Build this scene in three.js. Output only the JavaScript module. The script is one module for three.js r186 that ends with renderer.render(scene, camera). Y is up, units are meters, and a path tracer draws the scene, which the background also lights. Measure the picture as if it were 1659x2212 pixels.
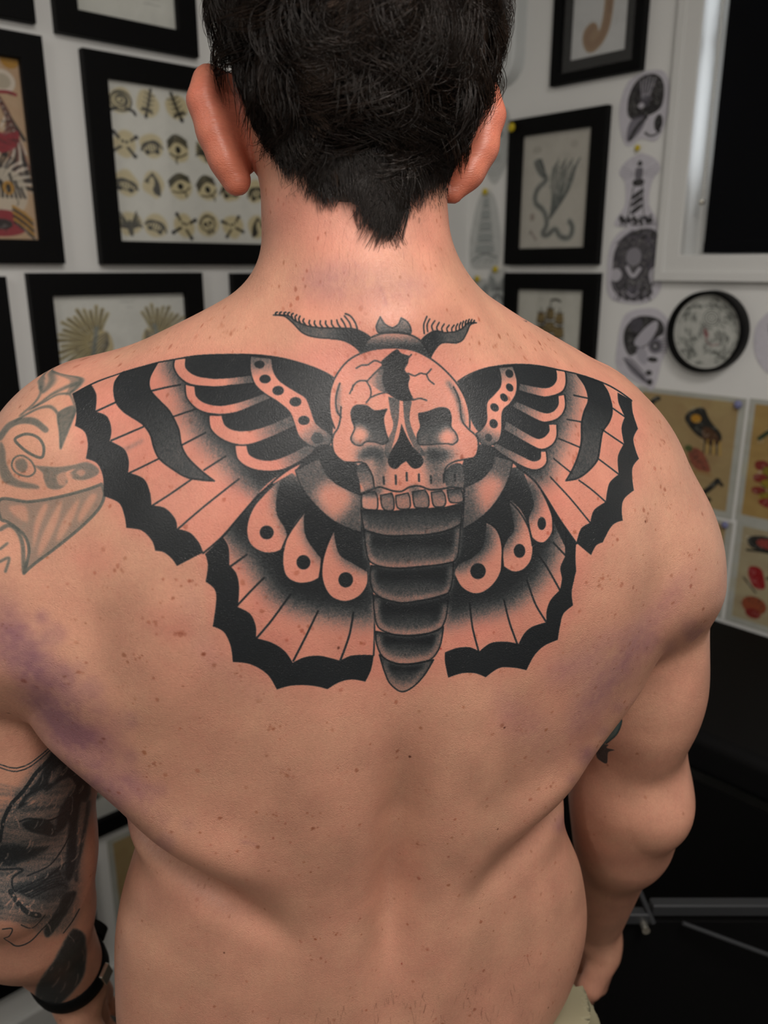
import * as THREE from 'three';
import { RoundedBoxGeometry } from 'three/addons/geometries/RoundedBoxGeometry.js';
import { mergeGeometries } from 'three/addons/utils/BufferGeometryUtils.js';
import { RectAreaLightUniformsLib } from 'three/addons/lights/RectAreaLightUniformsLib.js';

// ---------------------------------------------------------------- camera, light, exposure
const scene = new THREE.Scene();
scene.background = new THREE.Color(0xe6edf5);
scene.backgroundIntensity = 2.2;
const camera = new THREE.PerspectiveCamera(63.83, 1659 / 2212, 0.02, 40);
camera.position.set(0, 1.5, 0);
camera.rotation.x = THREE.MathUtils.degToRad(-16.5);
camera.focus = 0.56;
camera.userData.fStop = 6;
const renderer = new THREE.WebGLRenderer({ antialias: true });
renderer.toneMapping = THREE.LinearToneMapping;
renderer.toneMappingExposure = 1.2;
renderer.shadowMap.enabled = true;
RectAreaLightUniformsLib.init();

const ROOM = { corner: new THREE.Vector3(0.2024, 0, -2.1), turn: THREE.MathUtils.degToRad(42), high: 2.5, left: 3.5, right: 3.3 };
ROOM.alongLeft = new THREE.Vector3(-Math.sin(THREE.MathUtils.degToRad(48)), 0, Math.cos(THREE.MathUtils.degToRad(48)));
ROOM.alongRight = new THREE.Vector3(Math.cos(THREE.MathUtils.degToRad(48)), 0, Math.sin(THREE.MathUtils.degToRad(48)));
// a point of the room: a metres out of the right wall's plane (along the left wall), b metres out of the left wall's plane, y up
const inRoom = (a, b, y) => ROOM.corner.clone().addScaledVector(ROOM.alongLeft, a).addScaledVector(ROOM.alongRight, b).setY(y);

// ceiling panels: [along left wall, along right wall, width, length, radiance]
const PANELS = [[1.35, 1.75, 0.60, 0.60, 11.0], [2.75, 1.30, 0.60, 0.60, 6.0]];
for (const [a, b, w, l, power] of PANELS) {
  const light = new THREE.RectAreaLight(0xfff8f1, power, w * 0.94, l * 0.94);
  light.position.copy(inRoom(a, b, ROOM.high - 0.031));
  light.rotation.set(-Math.PI / 2, ROOM.turn, 0, 'YXZ');
  light.name = 'ceiling_panel_glow';
  scene.add(light);
}

// the studio lamp on its stand just behind the viewer, turned to the man's back
const LAMP = { at: new THREE.Vector3(0.22, 1.92, 0.20), aim: new THREE.Vector3(0.0, 1.38, -0.46), size: 0.30, power: 12.0 };
{
  const light = new THREE.RectAreaLight(0xfff6ee, LAMP.power, LAMP.size, LAMP.size);
  light.position.copy(LAMP.at).lerp(LAMP.aim, 0.012);
  light.lookAt(LAMP.aim);
  light.name = 'studio_lamp_glow';
  scene.add(light);
}

// ---------------------------------------------------------------- helpers
let seed = 7;
const rnd = () => { seed = (seed + 0x6d2b79f5) | 0; let t = Math.imul(seed ^ (seed >>> 15), 1 | seed); t = (t + Math.imul(t ^ (t >>> 7), 61 | t)) ^ t; return ((t ^ (t >>> 14)) >>> 0) / 4294967296; };
const ss = (a, b, x) => { const t = Math.min(1, Math.max(0, (x - a) / (b - a))); return t * t * (3 - 2 * t); };
const lerp = (a, b, t) => a + (b - a) * t;
const clamp = (x, a, b) => Math.min(b, Math.max(a, x));
const hash3 = (x, y, z) => { let h = Math.imul(x, 374761393) + Math.imul(y, 668265263) + Math.imul(z, 1274126177); h = Math.imul(h ^ (h >>> 13), 1274126177); return ((h ^ (h >>> 16)) >>> 0) / 4294967296; };
function noise3(x, y, z) {
  const ix = Math.floor(x), iy = Math.floor(y), iz = Math.floor(z);
  let u = x - ix, v = y - iy, w = z - iz;
  u = u * u * (3 - 2 * u); v = v * v * (3 - 2 * v); w = w * w * (3 - 2 * w);
  const h = (a, b, c) => hash3(ix + a, iy + b, iz + c);
  return lerp(lerp(lerp(h(0, 0, 0), h(1, 0, 0), u), lerp(h(0, 1, 0), h(1, 1, 0), u), v), lerp(lerp(h(0, 0, 1), h(1, 0, 1), u), lerp(h(0, 1, 1), h(1, 1, 1), u), v), w);
}
const fbm = (x, y, z, n = 4) => { let s = 0, a = 0.5, t = 0; for (let i = 0; i < n; i++) { s += a * noise3(x, y, z); t += a; a *= 0.5; x = x * 2.03 + 7.1; y = y * 2.03 + 3.7; z = z * 2.03 + 1.9; } return s / t; };
function canvas(w, h) { const c = document.createElement('canvas'); c.width = w; c.height = h; return [c, c.getContext('2d')]; }
function dataMap(w, h, fill, srgb, repeat) {
  const d = new Uint8Array(w * h * 4), px = [0, 0, 0];
  for (let y = 0; y < h; y++) for (let x = 0; x < w; x++) { fill(x, y, px); const i = (y * w + x) * 4; d[i] = px[0]; d[i + 1] = px[1]; d[i + 2] = px[2]; d[i + 3] = 255; }
  const t = new THREE.DataTexture(d, w, h);
  t.magFilter = THREE.LinearFilter; t.minFilter = THREE.LinearFilter;
  if (srgb) t.colorSpace = THREE.SRGBColorSpace;
  if (repeat) t.wrapS = t.wrapT = THREE.RepeatWrapping;
  t.needsUpdate = true;
  return t;
}
const taken = new Map();
function numbered(name) { const n = taken.get(name) ?? 0; taken.set(name, n + 1); return n ? name + '_' + String(n).padStart(3, '0') : name; }
const shade = (m) => { m.castShadow = m.receiveShadow = true; return m; };
function part(name, geometry, material, parent, at) {
  const m = shade(new THREE.Mesh(geometry, material));
  m.name = name;
  if (at) m.position.set(...at);
  parent.add(m);
  return m;
}
function thing(name, label, category, position, turn = 0, group) {
  const o = new THREE.Group();
  o.name = numbered(name);
  if (position) o.position.copy(position);
  o.rotation.y = turn;
  o.userData = { label, category };
  if (group) o.userData.group = group;
  scene.add(o);
  return o;
}
function structure(name, geometry, material, position, turn = 0, label, category) {
  const m = part(name, geometry, material, scene);
  if (position) m.position.copy(position);
  m.rotation.y = turn;
  m.userData = { kind: 'structure', label, category };
  return m;
}
// ---------------------------------------------------------------- the room
const plaster = (() => {
  const t = dataMap(512, 512, (x, y, px) => { const X = x / 512, Y = y / 512, f = (a, b) => 0.5 * fbm(a / 40, b / 40, 2, 3) + 0.5 * noise3(a / 3, b / 3, 6); const v = f(x, y) * (1 - X) * (1 - Y) + f(x - 512, y) * X * (1 - Y) + f(x, y - 512) * (1 - X) * Y + f(x - 512, y - 512) * X * Y; px[0] = px[1] = px[2] = 60 + v * 160; }, false, true);
  t.repeat.set(5, 4);
  return t;
})();
const M = {
  wall: new THREE.MeshStandardMaterial({ color: 0xe6e7e5, roughness: 0.82, bumpMap: plaster, bumpScale: 0.0006 }),
  ceiling: new THREE.MeshStandardMaterial({ color: 0xe2e2df, roughness: 0.9 }),
  floor: new THREE.MeshStandardMaterial({ color: 0x4a4540, roughness: 0.55 }),
  trim: new THREE.MeshStandardMaterial({ color: 0xd9dad8, roughness: 0.42 }),
  frame: new THREE.MeshPhysicalMaterial({ color: 0x020203, roughness: 0.6, specularIntensity: 0.3 }),
  glass: new THREE.MeshPhysicalMaterial({ color: 0xffffff, transmission: 1, thickness: 0, roughness: 0.03, ior: 1.45 }),
  blind: new THREE.MeshPhysicalMaterial({ color: 0x040509, roughness: 0.9, specularIntensity: 0.3 }),
  vinyl: new THREE.MeshPhysicalMaterial({ color: 0x040405, roughness: 0.7, specularIntensity: 0.35 }),
  sheet: new THREE.MeshPhysicalMaterial({ color: 0x030303, roughness: 0.8, specularIntensity: 0.3 }),
  steel: new THREE.MeshStandardMaterial({ color: 0x333538, roughness: 0.5, metalness: 0.2 }),
  chrome: new THREE.MeshStandardMaterial({ color: 0xd8d4c8, roughness: 0.2, metalness: 0.9 }),
  pinYellow: new THREE.MeshStandardMaterial({ color: 0xc9b20e, roughness: 0.4 }),
  pinBlue: new THREE.MeshStandardMaterial({ color: 0x7d80a8, roughness: 0.35 }),
  plastic: new THREE.MeshStandardMaterial({ color: 0xd2d6d6, roughness: 0.4 }),
  slot: new THREE.MeshStandardMaterial({ color: 0x6f7475, roughness: 0.6 }),
};
const WIN = { s0: 0.566, s1: 1.46, h0: 1.522, h1: 2.25 };   // opening in the right wall
const onLeft = (s, h, off = 0) => inRoom(s, off, h), onRight = (s, h, off = 0) => inRoom(off, s, h);
const TURN_LEFT = ROOM.turn, TURN_RIGHT = ROOM.turn - Math.PI / 2;
{
  const H = ROOM.high, T = 0.1, { left: L, right: W } = ROOM, box = (w, h, d) => new THREE.BoxGeometry(w, h, d);
  structure('wall_left', box(L + 2 * T, H, T), M.wall, inRoom(L / 2, -T / 2, H / 2), TURN_LEFT, 'white painted wall hung with black frames', 'wall');
  const hole = new THREE.Shape([[-T, 0], [W + T, 0], [W + T, H], [-T, H]].map(([x, y]) => new THREE.Vector2(x, y)));
  hole.holes.push(new THREE.Path([[WIN.s0, WIN.h0], [WIN.s0, WIN.h1], [WIN.s1, WIN.h1], [WIN.s1, WIN.h0]].map(([x, y]) => new THREE.Vector2(x, y))));
  structure('wall_right', new THREE.ExtrudeGeometry(hole, { depth: T, bevelEnabled: false }), M.wall, inRoom(-T, 0, 0), TURN_RIGHT, 'white painted wall with a window and pinned drawings', 'wall');
  structure('wall_back', box(L + 2 * T, H, T), M.wall, inRoom(L / 2, W + T / 2, H / 2), TURN_LEFT, 'plain white wall behind the viewer', 'wall');
  structure('wall_side', box(W, H, T), M.wall, inRoom(L + T / 2, W / 2, H / 2), TURN_RIGHT, 'plain white side wall', 'wall');
  structure('floor', box(L + 2 * T, T, W + 2 * T), M.floor, inRoom(L / 2, W / 2, -T / 2), TURN_LEFT, 'dark brown floor', 'floor');
  structure('ceiling', box(L + 2 * T, T, W + 2 * T), M.ceiling, inRoom(L / 2, W / 2, H + T / 2), TURN_LEFT, 'white ceiling', 'ceiling');
  structure('baseboard_left', new RoundedBoxGeometry(L - 0.02, 0.09, 0.014, 2, 0.004), M.trim, onLeft(L / 2, 0.045, 0.007), TURN_LEFT, 'white baseboard along the left wall', 'baseboard');
  structure('baseboard_right', new RoundedBoxGeometry(W - 0.04, 0.09, 0.014, 2, 0.004), M.trim, onRight(W / 2, 0.045, 0.007), TURN_RIGHT, 'white baseboard along the right wall', 'baseboard');
}
// ceiling panels
for (const [a, b, w, l] of PANELS) {
  const t = thing('ceiling_light', a < 2 ? 'brighter square ceiling light panel behind the viewer to the right' : 'dimmer square ceiling light panel to the left', 'light', inRoom(a, b, ROOM.high), ROOM.turn, 'ceiling light panels');
  const rim = new THREE.Shape([[-w / 2, -l / 2], [w / 2, -l / 2], [w / 2, l / 2], [-w / 2, l / 2]].map(([x, y]) => new THREE.Vector2(x, y))), k = 0.47;
  rim.holes.push(new THREE.Path([[-w * k, -l * k], [-w * k, l * k], [w * k, l * k], [w * k, -l * k]].map(([x, y]) => new THREE.Vector2(x, y))));
  part('frame', new THREE.ExtrudeGeometry(rim, { depth: 0.03, bevelEnabled: false }).rotateX(Math.PI / 2), M.trim, t);
  part('light_diffuser', new THREE.BoxGeometry(w * 0.94, 0.008, l * 0.94), new THREE.MeshStandardMaterial({ color: 0xf4f2ec, roughness: 0.6, emissive: 0xfff8f1, emissiveIntensity: 1.2 }), t, [0, -0.02, 0]);
}
{
  const t = thing('studio_lamp', 'square studio lamp on a black stand behind the viewer', 'lamp', new THREE.Vector3(LAMP.at.x, 0, LAMP.at.z), 0), d = new THREE.Vector3().subVectors(LAMP.aim, LAMP.at);
  const headOf = new THREE.Group(); headOf.name = 'lamp_head'; headOf.position.y = LAMP.at.y; headOf.rotation.set(Math.asin(-d.y / d.length()), Math.atan2(d.x, d.z), 0, 'YXZ'); t.add(headOf);
  part('housing', new RoundedBoxGeometry(LAMP.size + 0.03, LAMP.size + 0.03, 0.03, 3, 0.01), M.vinyl, headOf, [0, 0, -0.022]);
  part('light_diffuser', new THREE.BoxGeometry(LAMP.size, LAMP.size, 0.004), new THREE.MeshStandardMaterial({ color: 0xf4f2ec, roughness: 0.6, emissive: 0xfff6ee, emissiveIntensity: 1.2 }), headOf, [0, 0, -0.005]);
  part('pole', new THREE.CylinderGeometry(0.011, 0.011, 1.74, 16), M.vinyl, t, [0.008, 0.88, 0.045]);
  part('yoke', new THREE.BoxGeometry(0.03, 0.05, 0.03), M.vinyl, t, [0.008, 1.76, 0.045]);
  part('base', new THREE.CylinderGeometry(0.16, 0.17, 0.02, 40), M.vinyl, t, [0.008, 0.01, 0.045]);
}
// window in the right wall: casing, sash, panes, black blind with its bead chain
{
  const { s0, s1, h0, h1 } = WIN, w = s1 - s0, h = h1 - h0, at = onRight((s0 + s1) / 2, (h0 + h1) / 2, 0);
  const ring = (a, b, c, d, depth, bevel) => { const s = new THREE.Shape([[-a, -b], [a, -b], [a, b], [-a, b]].map(([x, y]) => new THREE.Vector2(x, y))); s.holes.push(new THREE.Path([[-c, -d], [-c, d], [c, d], [c, -d]].map(([x, y]) => new THREE.Vector2(x, y)))); return new THREE.ExtrudeGeometry(s, { depth, bevelEnabled: !!bevel, bevelSize: bevel, bevelThickness: bevel, bevelSegments: 2 }); };
  const win = structure('window_1', ring(w / 2 + 0.036, h / 2 + 0.036, w / 2, h / 2, 0.012, 0.003), M.trim, at, TURN_RIGHT, 'white wooden window with a black blind drawn down', 'window');
  part('outer_casing', ring(w / 2 + 0.044, h / 2 + 0.044, w / 2 + 0.030, h / 2 + 0.030, 0.018, 0.002), M.trim, win);
  part('sash', ring(w / 2, h / 2, w / 2 - 0.016, h / 2 - 0.016, 0.03), M.trim, win, [0, 0, -0.085]);
  part('meeting_rail', new THREE.BoxGeometry(w - 0.03, 0.03, 0.028), M.trim, win, [0, 0.02, -0.07]);
  part('lower_sash_panel', new THREE.BoxGeometry(w - 0.03, 0.13, 0.02), M.trim, win, [0, -h / 2 + 0.08, -0.07]);
  for (const s of [-1, 1]) part('pane', new THREE.BoxGeometry(w - 0.032, h / 2 - 0.02, 0.003), M.glass, win, [0, s * h / 4, -0.075]);
  const blind = thing('roller_blind', 'black roller blind hanging in the white window', 'blind', onRight((s0 + s1) / 2 + 0.016, h0 + 0.006, -0.018), TURN_RIGHT);
  part('fabric', new THREE.BoxGeometry(w - 0.036, h - 0.02, 0.002), M.blind, blind, [0, h / 2, 0]);
  part('bottom_bar', new RoundedBoxGeometry(w - 0.036, 0.022, 0.009, 2, 0.003), M.blind, blind, [0, 0.011, 0]);
  part('roller', new THREE.CylinderGeometry(0.018, 0.018, w - 0.04, 20).rotateZ(Math.PI / 2), M.blind, blind, [0, h - 0.024, 0.002]);
  const beads = []; for (let i = 0; i < 105; i++) beads.push(new THREE.SphereGeometry(0.0021, 6, 5).translate(-w / 2 + 0.012, h - 0.02 - i * 0.0058, 0.012));
  part('bead_chain', mergeGeometries(beads), M.chrome, blind).userData.kind = 'stuff';
  part('chain_weight', new THREE.SphereGeometry(0.006, 14, 10), M.chrome, blind, [-w / 2 + 0.011, h - 0.02 - 0.615, 0.013]);
}
// ---------------------------------------------------------------- prints: what is drawn on the papers
function engrave(x, w, h, n) {   // fine lines of the drawing: light cuts through the dark masses, dark ones over the middle tones
  if (!n) return;
  const d = x.getImageData(0, 0, w, h).data;
  for (let i = 0; i < n; i++) {
    const a = rnd() * w, b = rnd() * h, q = (Math.floor(b) * w + Math.floor(a)) * 4, v = (d[q] + d[q + 1] + d[q + 2]) / 3, t = 6.3 * fbm(a / 70, b / 70, 4, 2), l = w * (0.012 + rnd() * 0.035);
    if (v > 112) continue;
    const dark = v > 70, k = dark ? 20 : 190 + rnd() * 30;
    stroke(x, [a, b, a + Math.cos(t) * l * 0.6, b + Math.sin(t) * l * 0.6, a + Math.cos(t + 0.6) * l, b + Math.sin(t + 0.6) * l], w * (0.003 + rnd() * 0.006), `rgba(${k},${k},${k * 0.97},${dark ? 0.55 : 0.42})`);
  }
}
function print(w, h, ground, draw, fine = 0) {
  const [c, x] = canvas(w, h);
  x.fillStyle = ground; x.fillRect(0, 0, w, h);
  for (let i = 0; i < 260; i++) { x.fillStyle = `rgba(${rnd() < 0.5 ? '255,250,235' : '60,50,40'},0.018)`; x.beginPath(); x.ellipse(rnd() * w, rnd() * h, 3 + rnd() * w * 0.12, 3 + rnd() * h * 0.06, rnd() * 3, 0, 7); x.fill(); }
  x.lineCap = x.lineJoin = 'round';
  draw(x, w, h);
  engrave(x, w, h, fine);
  const t = new THREE.CanvasTexture(c); t.colorSpace = THREE.SRGBColorSpace;
  return new THREE.MeshStandardMaterial({ map: t, roughness: 0.75 });
}
const stroke = (x, pts, width, color) => { x.strokeStyle = color; x.lineWidth = width; x.beginPath(); x.moveTo(pts[0], pts[1]); if (pts.length === 4) x.lineTo(pts[2], pts[3]); else { let i = 2; for (; i < pts.length - 3; i += 2) x.quadraticCurveTo(pts[i], pts[i + 1], (pts[i] + pts[i + 2]) / 2, (pts[i + 1] + pts[i + 3]) / 2); x.quadraticCurveTo(pts[i], pts[i + 1], pts[i], pts[i + 1]); } x.stroke(); };
const blob = (x, pts, color, blur = 0) => { if (blur) x.filter = `blur(${blur}px)`; x.fillStyle = color; x.beginPath(); const n = pts.length / 2; for (let i = 0; i < n; i++) { const a = pts[i * 2], b = pts[i * 2 + 1], c = pts[((i + 1) % n) * 2], d = pts[((i + 1) % n) * 2 + 1]; if (!i) x.moveTo((a + c) / 2, (b + d) / 2); const e = pts[((i + 2) % n) * 2], f = pts[((i + 2) % n) * 2 + 1]; x.quadraticCurveTo(c, d, (c + e) / 2, (d + f) / 2); } x.fill(); x.filter = 'none'; };
const disc = (x, a, b, r, q, color) => { x.fillStyle = color; x.beginPath(); x.ellipse(a, b, r, q, 0, 0, 7); x.fill(); };
const scrawl = (x, a, b, w, rows, size, color) => { for (let r = 0; r < rows; r++) { const n = w / (size * 0.9) * (0.6 + 0.4 * rnd()); for (let i = 0; i < n; i++) stroke(x, [a + i * size * 0.9, b + r * size * 2, a + i * size * 0.9 + size * 0.4, b + r * size * 2 - size * (0.3 + rnd() * 0.6), a + i * size * 0.9 + size * 0.8, b + r * size * 2], 1.3, color); } };
const ART = {
  flash: () => print(1024, 800, '#d9dad3', (x, w, h) => {
    for (let r = 0; r < 4; r++) for (let c = 0; c < 7; c++) {
      const cx = 75 + c * 146 + (rnd() - 0.5) * 16, cy = 105 + r * 196 + (rnd() - 0.5) * 14, kind = Math.floor(rnd() * 9), R = 56;
      const halo = []; for (let i = 0; i < 9; i++) { const a = i / 9 * 6.283, q = R * (0.95 + rnd() * 0.35); halo.push(cx + Math.cos(a) * q, cy + Math.sin(a) * q * 1.08); }
      blob(x, halo, 'rgba(196,180,128,0.72)', 5);
      const ink = 'rgba(18,20,18,0.95)', mid = 'rgba(66,64,50,0.85)';
      x.save(); x.translate(cx, cy); x.rotate((rnd() - 0.5) * 0.9); x.scale((rnd() < 0.5 ? -1 : 1) * (1.05 + rnd() * 0.25), 1.05 + rnd() * 0.25);
      const pale = 'rgba(208,196,156,0.95)';
      if (kind === 0) { for (const s of [-1, 1]) for (let i = 0; i < 6; i++) stroke(x, [s * 6, 6 + i * 3, s * (20 + i * 5), -20 + i * 6, s * (34 + i * 3), -46 + i * 13], 7, i % 2 ? ink : mid); disc(x, 0, 20, 13, 34, mid); stroke(x, [0, -14, 6, 16, -4, 52], 6, ink); }
      if (kind === 1) { disc(x, 0, -6, 42, 40, mid); disc(x, 0, -6, 34, 32, pale); disc(x, -13, -6, 10, 12, ink); disc(x, 14, -6, 9, 11, ink); disc(x, 0, 12, 5, 6, ink); for (let i = 0; i < 5; i++) stroke(x, [-18 + i * 9, 28, -17 + i * 9, 46], 5, ink); stroke(x, [-40, -20, 0, -58, 40, -20], 9, ink); }
      if (kind === 2) { for (let i = 0; i < 9; i++) stroke(x, [-28 + i * 3, 45 - i, -30 + i * 5, 0, 8 + i * 4, -48 + i * 5], 6, i % 2 ? ink : mid); disc(x, 10, -6, 12, 26, pale); }
      if (kind === 3) { for (let i = 0; i < 4; i++) stroke(x, [-50, -4 - i * 9, 0, -44 - i * 8, 50, -4 - i * 9], 5 + (i % 2) * 4, i % 2 ? mid : ink); disc(x, 0, 2, 34, 21, pale); disc(x, 0, 2, 14, 15, ink); stroke(x, [-44, 16, 0, 38, 44, 16], 6, ink); stroke(x, [4, 26, 20, 44, 14, 56], 8, mid); }
      if (kind === 4) { stroke(x, [-46, -34, 0, 0, 46, 40], 13, ink); stroke(x, [46, -34, 0, 4, -46, 40], 13, mid); disc(x, 0, -8, 24, 24, pale); disc(x, -8, -8, 6, 7, ink); disc(x, 9, -8, 6, 7, ink); for (const [a, b] of [[-48, -36], [48, -36], [-48, 42], [48, 42]]) disc(x, a, b, 10, 9, ink); }
      if (kind === 5) { stroke(x, [-26, -50, 44, -20, -44, 10, 30, 52], 20, mid); stroke(x, [-26, -50, 44, -20, -44, 10, 30, 52], 7, ink); disc(x, -26, -48, 14, 11, ink); }
      if (kind === 6) { for (let r = 4; r > 0; r--) { disc(x, (r % 2) * 4 - 2, r * 2 - 6, 10 * r + 4, 9 * r + 4, r % 2 ? mid : ink); disc(x, (r % 2) * 4, r * 2 - 6, 10 * r - 1, 9 * r - 2, pale); } for (const s of [-1, 1]) stroke(x, [s * 20, 30, s * 46, 34, s * 52, 50], 12, ink); }
      if (kind === 7) { stroke(x, [0, -56, 2, 0, 0, 30], 15, mid); stroke(x, [0, -56, 5, 0, 0, 30], 5, ink); stroke(x, [-26, 28, 0, 22, 26, 28], 10, ink); disc(x, 0, 46, 9, 12, ink); for (let i = 0; i < 4; i++) stroke(x, [-24, -40 + i * 18, 0, -28 + i * 18, 24, -40 + i * 18], 5, mid); }
      if (kind === 8) { disc(x, -4, 6, 44, 26, mid); disc(x, -6, 8, 34, 17, pale); stroke(x, [-50, 16, -10, -18, 30, -20, 54, 14], 8, ink); disc(x, -22, 26, 11, 11, ink); disc(x, 26, 26, 11, 11, ink); for (let i = 0; i < 5; i++) stroke(x, [-26 + i * 13, -14, -22 + i * 12, 20], 4, ink); }
      x.restore();
    }
  }),
  beast: () => print(640, 800, '#bb9c7c', (x) => {
    const black = 'rgba(22,18,18,0.92)', red = '#8e1f2c', white = 'rgba(214,205,192,0.9)', gold = '#b0822e';
    disc(x, 590, 20, 40, 34, gold); disc(x, 545, 110, 60, 50, white); disc(x, 545, 110, 40, 32, 'rgba(170,160,140,0.8)'); stroke(x, [500, 160, 560, 150, 600, 160], 14, red);
    for (let i = 0; i < 22; i++) stroke(x, [520 + i * 3, 170 + i * 8, 560 + i * 2, 230 + i * 9, 520 + (i % 5) * 24, 300 + i * 12], 10 + (i % 3) * 6, i % 3 === 0 ? white : i % 3 === 1 ? black : 'rgba(110,60,50,0.8)');
    blob(x, [440, 320, 560, 330, 600, 300, 590, 380, 500, 420, 440, 400], red); for (let i = 0; i < 30; i++) { const a = 3.6 + i * 0.09; stroke(x, [480, 560, 480 + Math.cos(a) * 90, 560 + Math.sin(a) * 90, 480 + Math.cos(a + 0.15) * (150 + (i % 4) * 16), 560 + Math.sin(a + 0.15) * 150], 9, i % 3 ? black : white); }
    blob(x, [380, 480, 560, 470, 610, 560, 590, 660, 480, 690, 390, 640], 'rgba(200,190,172,0.85)'); for (let i = 0; i < 9; i++) stroke(x, [400 + i * 22, 500 + (i % 3) * 30, 440 + i * 18, 540 + i * 6, 430 + i * 20, 600], 12, black);
    disc(x, 520, 560, 26, 30, gold); disc(x, 520, 562, 11, 20, black); disc(x, 420, 560, 24, 28, gold); disc(x, 420, 560, 10, 18, black); blob(x, [380, 670, 500, 650, 600, 690, 580, 760, 460, 780, 380, 760], red); disc(x, 470, 720, 50, 24, black);
    for (let i = 0; i < 6; i++) { stroke(x, [530, 640 + i * 14, 570, 660 + i * 16, 610, 700 + i * 16], 12, i % 2 ? black : gold); }
  }, 900),
  chiefs: () => print(800, 720, '#d6d8d2', (x) => {
    for (const [ox, flip] of [[235, 1], [600, -1]]) {
      for (let i = 0; i < 20; i++) { const a = -2.0 + i * 0.17, L = 190 + (i % 3) * 14, dx = -Math.cos(a) * flip, dy = Math.sin(a); const ex = ox + dx * L, ey = 300 + dy * L; stroke(x, [ox + dx * 40, 300 + dy * 40, ox + dx * L * 0.6, 290 + dy * L * 0.6, ex, ey], 24, i % 2 ? 'rgba(150,136,88,0.9)' : 'rgba(178,164,116,0.85)'); stroke(x, [ox + dx * 40, 300 + dy * 40, ox + dx * L * 0.6, 296 + dy * L * 0.6, ex, ey], 6, 'rgba(34,34,26,0.85)'); }
      blob(x, [ox - 30, 230, ox + 70 * flip, 220, ox + 100 * flip, 300, ox + 96 * flip, 390, ox + 30 * flip, 440, ox - 30, 420], 'rgba(186,172,128,0.95)'); stroke(x, [ox + 10 * flip, 210, ox - 10 * flip, 300, ox - 30 * flip, 420], 26, 'rgba(120,128,120,0.9)'); for (let i = 0; i < 8; i++) stroke(x, [ox + 70 * flip, 240 + i * 10, ox + 20 * flip, 260 + i * 20, ox - 40 * flip, 300 + i * 30], 6, 'rgba(28,28,24,0.9)');
    }
    scrawl(x, 395, 62, 110, 1, 15, 'rgba(60,60,56,0.75)'); scrawl(x, 425, 95, 50, 1, 12, 'rgba(60,60,56,0.6)');
  }, 900),
  note: () => print(600, 760, '#d4d6cf', (x) => { blob(x, [300, 590, 340, 610, 300, 640, 240, 640, 250, 610], '#a98a3c'); for (let i = 0; i < 14; i++) stroke(x, [180 + i * 18, 180, 240 + i * 8, 380, 300, 590], 12, i % 2 ? 'rgba(40,38,34,0.85)' : 'rgba(150,130,80,0.8)'); scrawl(x, 400, 600, 130, 3, 14, 'rgba(70,68,64,0.7)'); }),
  serpent: () => print(560, 760, '#b7b4aa', (x) => {
    const ink = 'rgba(44,52,50,0.85)', soft = 'rgba(90,96,92,0.55)';
    for (const [w, c] of [[44, soft], [16, ink]]) { stroke(x, [120, 190, 150, 260, 230, 300, 130, 360, 120, 450, 210, 500, 240, 600, 190, 650, 240, 670, 300, 610, 340, 680, 420, 690, 440, 620, 410, 580], w, c); }
    for (let i = 0; i < 12; i++) stroke(x, [250 + i * 5, 560 - i * 6, 270 + i * 12, 420 - i * 4, 240 + i * 17, 330 - (i % 4) * 26, 260 + i * 18, 230 - (i % 3) * 20], 11, i % 2 ? ink : 'rgba(70,80,76,0.75)');
    for (let i = 0; i < 5; i++) stroke(x, [130 + i * 8, 170, 170 + i * 6, 240, 210, 300], 8, ink); disc(x, 125, 110, 40, 24, 'rgba(120,115,105,0.3)'); disc(x, 410, 100, 30, 24, 'rgba(120,115,105,0.25)'); disc(x, 110, 540, 20, 26, 'rgba(110,90,80,0.5)'); stroke(x, [100, 630, 140, 680, 150, 690], 12, 'rgba(90,60,60,0.6)'); scrawl(x, 85, 735, 130, 1, 15, 'rgba(90,90,84,0.6)');
  }, 700),
  ship: () => print(560, 720, '#c3c3ba', (x) => {
    const dark = 'rgba(34,28,20,0.9)', tan = 'rgba(128,108,66,0.92)';
    for (let m = 0; m < 3; m++) { const cx = 210 + m * 75; stroke(x, [cx, 110 + (m === 1 ? -20 : 20), cx, 520], 7, dark); for (let r = 0; r < 4; r++) { const y = 150 + r * 88 + (m === 1 ? -20 : 8), q = 28 + r * 9; blob(x, [cx - q, y, cx + q, y, cx + q + 10, y + 62, cx, y + 74, cx - q - 10, y + 62], tan); stroke(x, [cx - q, y, cx, y + 8, cx + q, y], 8, dark); stroke(x, [cx - q - 8, y + 64, cx, y + 80, cx + q + 8, y + 64], 9, dark); } }
    stroke(x, [285, 80, 330, 70, 360, 86], 14, dark); blob(x, [130, 510, 430, 510, 470, 470, 420, 600, 180, 610], dark); for (let i = 0; i < 9; i++) stroke(x, [90 + i * 45, 620 + (i % 2) * 16, 120 + i * 45, 600, 150 + i * 45, 625], 9, tan); for (let i = 0; i < 6; i++) stroke(x, [110, 500 - i * 6, 200, 300, 285, 90 + i * 20], 2, dark);
  }, 600),
  seahorse: () => print(520, 760, '#c6c8c8', (x) => {
    stroke(x, [250, 90, 300, 200, 310, 330, 320, 470, 300, 600, 210, 660, 170, 590, 220, 560, 230, 600], 62, 'rgba(150,122,92,0.95)'); stroke(x, [320, 440, 318, 520, 290, 610, 210, 655, 172, 595, 215, 562], 34, 'rgba(140,112,84,0.95)');
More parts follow.
